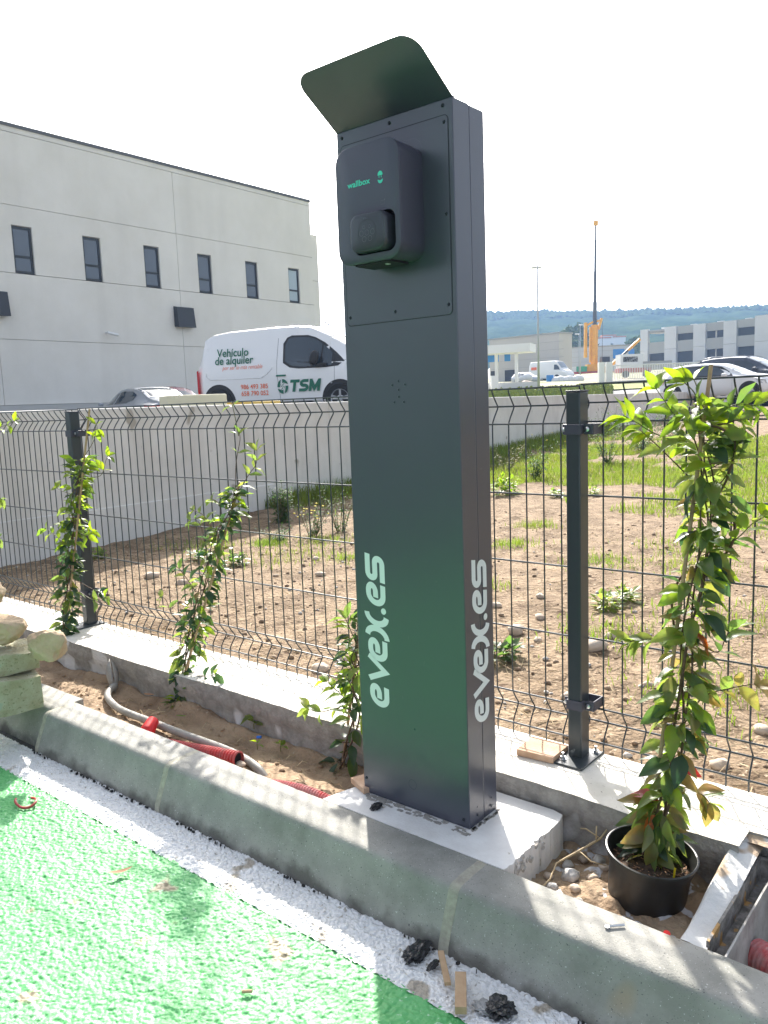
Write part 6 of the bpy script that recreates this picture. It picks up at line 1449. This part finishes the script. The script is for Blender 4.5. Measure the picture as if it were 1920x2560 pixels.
mb = MB(); mb.tube([K(-1.5, 7.8), K(-.2, 8.4), K(1.2, 8.6)], .16, 5); mb.tube([K(1.1, 8.9), K(.6, 7.2)], .22, 6); mb.build('head_frame', M_['crane_y'], cr)
pr_ = [(0.0, 7.6, .34), (.05, 11.5, .32), (.06, 11.5, .25), (.10, 16.2, .24), (.10, 16.2, .19), (.14, 21, .18), (.14, 21, .13), (.18, 23.4, .12)]
MB().tube([K(a, b) for a, b, c in pr_], [c for a, b, c in pr_], 8).build('telescopic_boom', M_['crane_d'], cr, smooth='auto')
kbx(MB(), -.15, .5, 23.2, 23.9, -.3, .3).build('boom_head', M_['crane_y'], cr)
MB().tube([K(1.25, 8.4), K(1.2, 2.6)], .035, 4).build('hoist_rope', M_['crane_d'], cr)
# second boom
s0, s1 = atD(1512, 928, 124), atD(1600, 848, 124)
c2 = empty('telehandler', s0, 'low orange telescopic boom machine leaning right of the crane', 'crane')
MB().tube([s0, s0*.55+s1*.45], .26, 6).build('boom_base', M_['crane_y'], c2); MB().tube([s0*.55+s1*.45, s0*.35+s1*.65], .2, 6).build('boom_mid', M_['crane_d'], c2); MB().tube([s0*.35+s1*.65, s1], .24, 6).build('boom_tip', M_['crane_y'], c2)
kk = s0-np.array([0, 0, .8]); MB().obox(kk+rt*1.2, rt*3.0, fwd*1.6, (0, 0, 1.3)).build('machine_body', M_['crane_y'], c2)
for x in (.3, 2.2): MB().tube([kk+rt*x+np.array([0, 0, -.7])-fwd*.9, kk+rt*x+np.array([0, 0, -.7])-fwd*.5], .45, 12).build('wheel', M_['tyre'], c2)
# small red/white truck
t0 = atD(1545, 945, 95); t0[2] = tz(t0[0], t0[1])+.15
tk = empty('site_truck', t0, 'small white lorry with red skirt behind the white railing', 'truck')
TK = lambda x, z, o=0: t0+rt*x+fwd*o+np.array([0, 0, z])
def tkb(x0, x1, z0, z1, nm, mt): MB().add([TK(x0, z0, -1), TK(x1, z0, -1), TK(x1, z1, -1), TK(x0, z1, -1), TK(x0, z0, 1), TK(x1, z0, 1), TK(x1, z1, 1), TK(x0, z1, 1)], FB).build(nm, mt, tk)
tkb(0, 2.6, 1.0, 2.6, 'cab', M_['white_wall']); tkb(-.1, 3.6, .5, 1.0, 'skirt', M_['crane_red']); tkb(.3, 2.0, 1.7, 2.3, 'cab_window', M_['dark_open']); tkb(2.7, 6.0, .8, 1.7, 'load_bed', M_['spandrel'])
for x in (.6, 3.0): MB().tube([TK(x, .3, -1.1), TK(x, .3, -.8)], .42, 12).build('wheel', M_['tyre'], tk)
# far white van
fa, fb = atD(1343, 953, 101), atD(1392, 953, 99); za = tz(fa[0], fa[1])+.15; fa[2] = fb[2] = 2.90
fst = [(-2.7, .4, 1.2, 1.9, .95, .8), (-2.6, .35, 1.3, 2.45, 1.0, .85), (.9, .35, 1.3, 2.5, 1.0, .85), (1.3, .35, 1.3, 2.35, 1.0, .8), (2.0, .35, 1.2, 1.45, 1.0, .8), (2.6, .4, 1.0, 1.15, .95, .7), (2.75, .5, .7, .8, .85, .6)]
def fe(root, sidey, topz, patch): MB().obox((-1.9, -1.02, 1.65), (.8, 0, 0), (0, .01, 0), (0, 0, .35)).build('red_logo', M_['tsm_orange'], root)
car('parked_van', 'distant white high roof van behind the tall lamp post', 'van', fa, fb, 0, M_['white_car'], fst, None, None, .36, [([(1.0, 1.4), (1.85, 1.35), (1.6, 1.75), (1.3, 2.0), (1.0, 2.0)], None)], windscreen=(1.25, 2.1, .7, .75), extras=fe)
fa, fb = atD(1290, 956, 96), atD(1308, 956, 94.5); fa[2] = fb[2] = 2.55
car('parked_car', 'small distant blue grey car left of the far van', 'car', fa, fb, 0, M_['silver_car'], hst, None, None, .33, wn)
# lamp posts
def lamp(u, v0, v1, dep, hu, label):
    a, b = atD(u, v0, dep), atD(u, v1, dep); a[2] = tz(a[0], a[1]); b[0], b[1] = a[0], a[1]
    r = empty('street_lamp', a, label, 'street lamp', 'street lamps along the road'); MB().tube([a, (a+b)/2, b], [.075, .055, .035], 8).build('pole', M_['pole'], r, smooth=True)
    h_ = atD(hu, v1-3, dep); MB().tube([b, h_], .03, 6).build('arm', M_['pole'], r)
    MB().obox(h_, rt*.55, fwd*.28, (0, 0, .10)).build('lamp_head', M_['white_wall'], r, bevel=.03)
lamp(1347, 985, 672, 45, 1341, 'tall grey lamp post right of the charging pillar')
lamp(1448, 935, 838, 100, 1443, 'shorter distant lamp post left of the crane')
lamp(1451, 932, 815, 112, 1452, 'taller distant lamp post left of the crane')
# low site wall with white pillars and railing
def far_wall(u0, u1, dep, z0, z1, mt, nm, label, cat):
    a, b = atD(u0, 955, dep), atD(u1, 955, dep); c = (a+b)/2; ax = (b-a)*np.array([1, 1, 0])
    nn = np.array([-ax[1], ax[0], 0]); nn = nn/np.linalg.norm(nn); r = empty(nm, (c[0], c[1], z0), label, cat)
    MB().obox((c[0], c[1], (z0+z1)/2), ax, nn*.25, (0, 0, z1-z0)).build('wall_body', mt, r); return r, a, b, ax, nn
far_wall(1205, 1345, 60, 1.2, 2.20, M_['pier'], 'site_wall', 'low grey site wall right of the pillar', 'wall')
r, a, b, ax, nn = far_wall(1500, 1900, 60, 1.3, 2.02, M_['white_rail'], 'railing_fence', 'white railing fence left of the white hatchback', 'fence')
mb = MB(); 
for i in range(96):
    q = a+(b-a)*(i+.5)/96; mb.tube([(q[0], q[1], 2.0), (q[0], q[1], 3.15)], .028, 4)
    if i == 0: pass
mb.build('railing_bars', M_['white_rail'], r)
mb = MB(); mb.tube([(a[0], a[1], 3.15), (b[0], b[1], 3.15)], .04, 4); mb.build('top_rail', M_['white_rail'], r)
for u in (1503, 1522): q = atD(u, 955, 59.5); MB().obox((q[0], q[1], 2.2), rt*.42, fwd*.42, (0, 0, 2.4)).build('gate_pillar', M_['white_wall'], r)
q = atD(1236, 955, 59); o = empty('gate_pillar', (q[0], q[1], 1.0), 'square white pillar at the site wall next to the charging pillar', 'pillar'); MB().obox((q[0], q[1], 1.75), rt*.5, fwd*.5, (0, 0, 1.9)).build('pillar_body', M_['white_wall'], o)
# sacks, barrel, rubble
for i, (u, v, s) in enumerate(((1388, 952, .62), (1400, 950, .6), (1412, 951, .6), (1424, 949, .62), (1436, 950, .6), (1446, 947, .6), (1318, 945, .6), (1308, 947, .5))):
    p = atD(u, v, 84); o = MB(); rock_mesh(o, p, s, s, s*.7, seed=i, sub=2, rough=.2, flat=.3); tag(o.build('rubble_sack', M_['sack'], smooth=True), 'bulging white builder sack, %s from the left in the far row' % {7: 'first', 6: 'second', 0: 'third', 1: 'fourth', 2: 'fifth', 3: 'sixth', 4: 'seventh', 5: 'eighth'}[i], 'sack', 'white builder sacks far off')
p = atD(1375, 950, 84); o = MB().tube([p-np.array([0, 0, .6]), p+np.array([0, 0, .5])], .38, 12).build('barrel', M_['blue']); tag(o, 'small blue barrel beside the white sacks', 'barrel')
for i, (u, v, s, mt_) in enumerate(((1318, 958, 1.0, 'stone'), (1332, 962, .8, 'stone_w'), (1300, 961, .7, 'stone'))):
    p = atD(u, v, 62); o = MB(); rock_mesh(o, p-np.array([0, 0, .2]), s*.9, s*.9, s*.35, seed=i+3, sub=3, rough=.7); tag(o.build('rubble_heap', M_[mt_], smooth=True), ['brown rubble heap on the verge', 'pale rubble heap on the verge, rightmost', 'small rubble heap on the verge, leftmost'][i], 'rubble heap')

# --- hills
def hill(X, Y):
    dist = np.hypot(X-CAM[0], Y-CAM[1]); az = np.arctan2(X-CAM[0], Y-CAM[1])
    prof = np.interp(np.degrees(az), [-75, -62, -50, -40, -34, -32, -27, -22, -16, -12, 0, 15, 30, 60], [18, 30, 34, 46, 60, 64, 62, 60, 58, 54, 48, 40, 30, 20])
    t = np.clip((dist-330)/290, 0, 1); h = 12+(prof-14)*t**.8
    trees = 3.2*np.abs(fbm(X, Y, 9, 3))+2.0*fbm(X, Y, 40, 3)
    h = h+trees+6*fbm(X, Y, 150, 2)*t
    return np.where(dist > 640, h-(dist-640)*.25, h)
azs = np.radians(np.concatenate([np.arange(-85, -38, .45), np.arange(-38, -4, .11), np.arange(-4, 62, .6)])); ds = np.concatenate([np.linspace(330, 560, 60), np.linspace(563, 660, 34), np.linspace(680, 760, 4)])
AZ, DS = np.meshgrid(azs, ds); HX = CAM[0]+DS*np.sin(AZ); HY = CAM[1]+DS*np.cos(AZ); HZ = hill(HX, HY)
v = np.stack([HX, HY, HZ], -1).reshape(-1, 3); nx, ny = len(azs), len(ds); ii = (np.arange(ny-1)[:, None]*nx+np.arange(nx-1)[None]).ravel()
o = link('hills', v, np.stack([ii, ii+1, ii+nx+1, ii+nx], -1).tolist(), M_['hill'], smooth=True, fixn=False); tag(o, kind='structure')
# skyline trees on the ridge as part of the wood
mb = MB(); r = random.Random(11)
for i in range(3200):
    az = rad(r.uniform(-36, -8)); d_ = r.uniform(560, 645); x, y = CAM[0]+d_*math.sin(az), CAM[1]+d_*math.cos(az); z = float(hill(np.array([x]), np.array([y]))[0]); s = r.uniform(1.4, 3.2)
    b = len(mb.v)
    for k in range(6): a = k*PI/3+r.random(); mb.v.append((x+s*math.cos(a), y+s*math.sin(a), z+r.uniform(-.8, .8)))
    mb.v.append((x, y, z+s*r.uniform(.7, 1.3))); mb.f += [(b+k, b+(k+1) % 6, b+6) for k in range(6)]
tag(mb.build('ridge_woodland', M_['hill'], fixn=False, smooth=True), kind='stuff')
# copse between the warehouses and more trees
def tree(c, h, w, seed, label):
    r_ = random.Random(seed); o = empty('tree', c, label, 'tree', 'trees in front of the hill'); MB().tube([c, (c[0], c[1], c[2]+h*.5)], [w*.08, w*.04], 6).build('trunk', M_['bark'], o)
    mb = MB()
    for i in range(1100):
        a = r_.random()*2*PI; t = r_.random(); rr2 = w*.5*math.sin(PI*min(1, .15+.85*t))**.7*(.55+.5*r_.random()); p = np.array([c[0]+math.cos(a)*rr2, c[1]+math.sin(a)*rr2, c[2]+h*(.15+.85*t)])
        s = r_.uniform(.35, .8); q = [r_.gauss(0, s) for _ in range(9)]
        mb.add([p+np.array(q[:3])*.7, p+np.array(q[3:6])*.7, p+np.array(q[6:])*.7], [(0, 1, 2)])
    mb.build('crown', M_['trees'], o, fixn=False)
for i, (u, d_, h_) in enumerate(((1402, 215, 15), (1412, 228, 17), (1423, 220, 18), (1436, 235, 19), (1448, 225, 19), (1462, 240, 18), (1430, 205, 12), (1408, 200, 11), (1590, 215, 13), (1600, 225, 14), (1390, 232, 14), (1475, 238, 15))):
    p = atD(u, 900, d_); p[2] = 5.0; tree(p, h_*.80, 9, i, 'bushy green tree of the distant copse, %s' % (['left front', 'left middle', 'centre left', 'tallest in the centre', 'centre right', 'right side', 'small front one in the middle', 'small front one at left', 'left one of the pair behind the small boom', 'right one of the pair behind the small boom', 'leftmost of all', 'last one behind the crane'][i]))
for i, (u, v) in enumerate(((1520, 845), (1508, 851), (1545, 848))):
    p = atD(u, v+5, 330); o = empty('far_house', p-np.array([0, 0, 3]), ['middle far white house at the foot of the hill', 'leftmost far white house at the foot of the hill', 'rightmost far white house at the foot of the hill'][i], 'house'); MB().obox(p, rt*5, fwd*4, (0, 0, 3)).build('house_walls', M_['white_wall'], o); mbr = MB(); MB().obox(p+np.array([0, 0, 1.7]), rt*5.5, fwd*4.4, (0, 0, .5)).build('house_roof', M_['brickred'], o)

# --- haze
hz = MB().box(-1200, 1000, -400, 1100, -1.4, 120).build('haze', None); tag(hz, kind='stuff')
hm_ = bpy.data.materials.new('haze'); hm_.use_nodes = True; hn = hm_.node_tree.nodes; hn.clear()
pv = hn.new('ShaderNodeVolumePrincipled'); pv.inputs['Color'].default_value = (.36, .56, .95, 1); pv.inputs['Density'].default_value = .00046; pv.inputs['Anisotropy'].default_value = .25
ho = hn.new('ShaderNodeOutputMaterial'); hm_.node_tree.links.new(pv.outputs[0], ho.inputs['Volume']); hz.data.materials.append(hm_)
print('objects', len(bpy.data.objects))
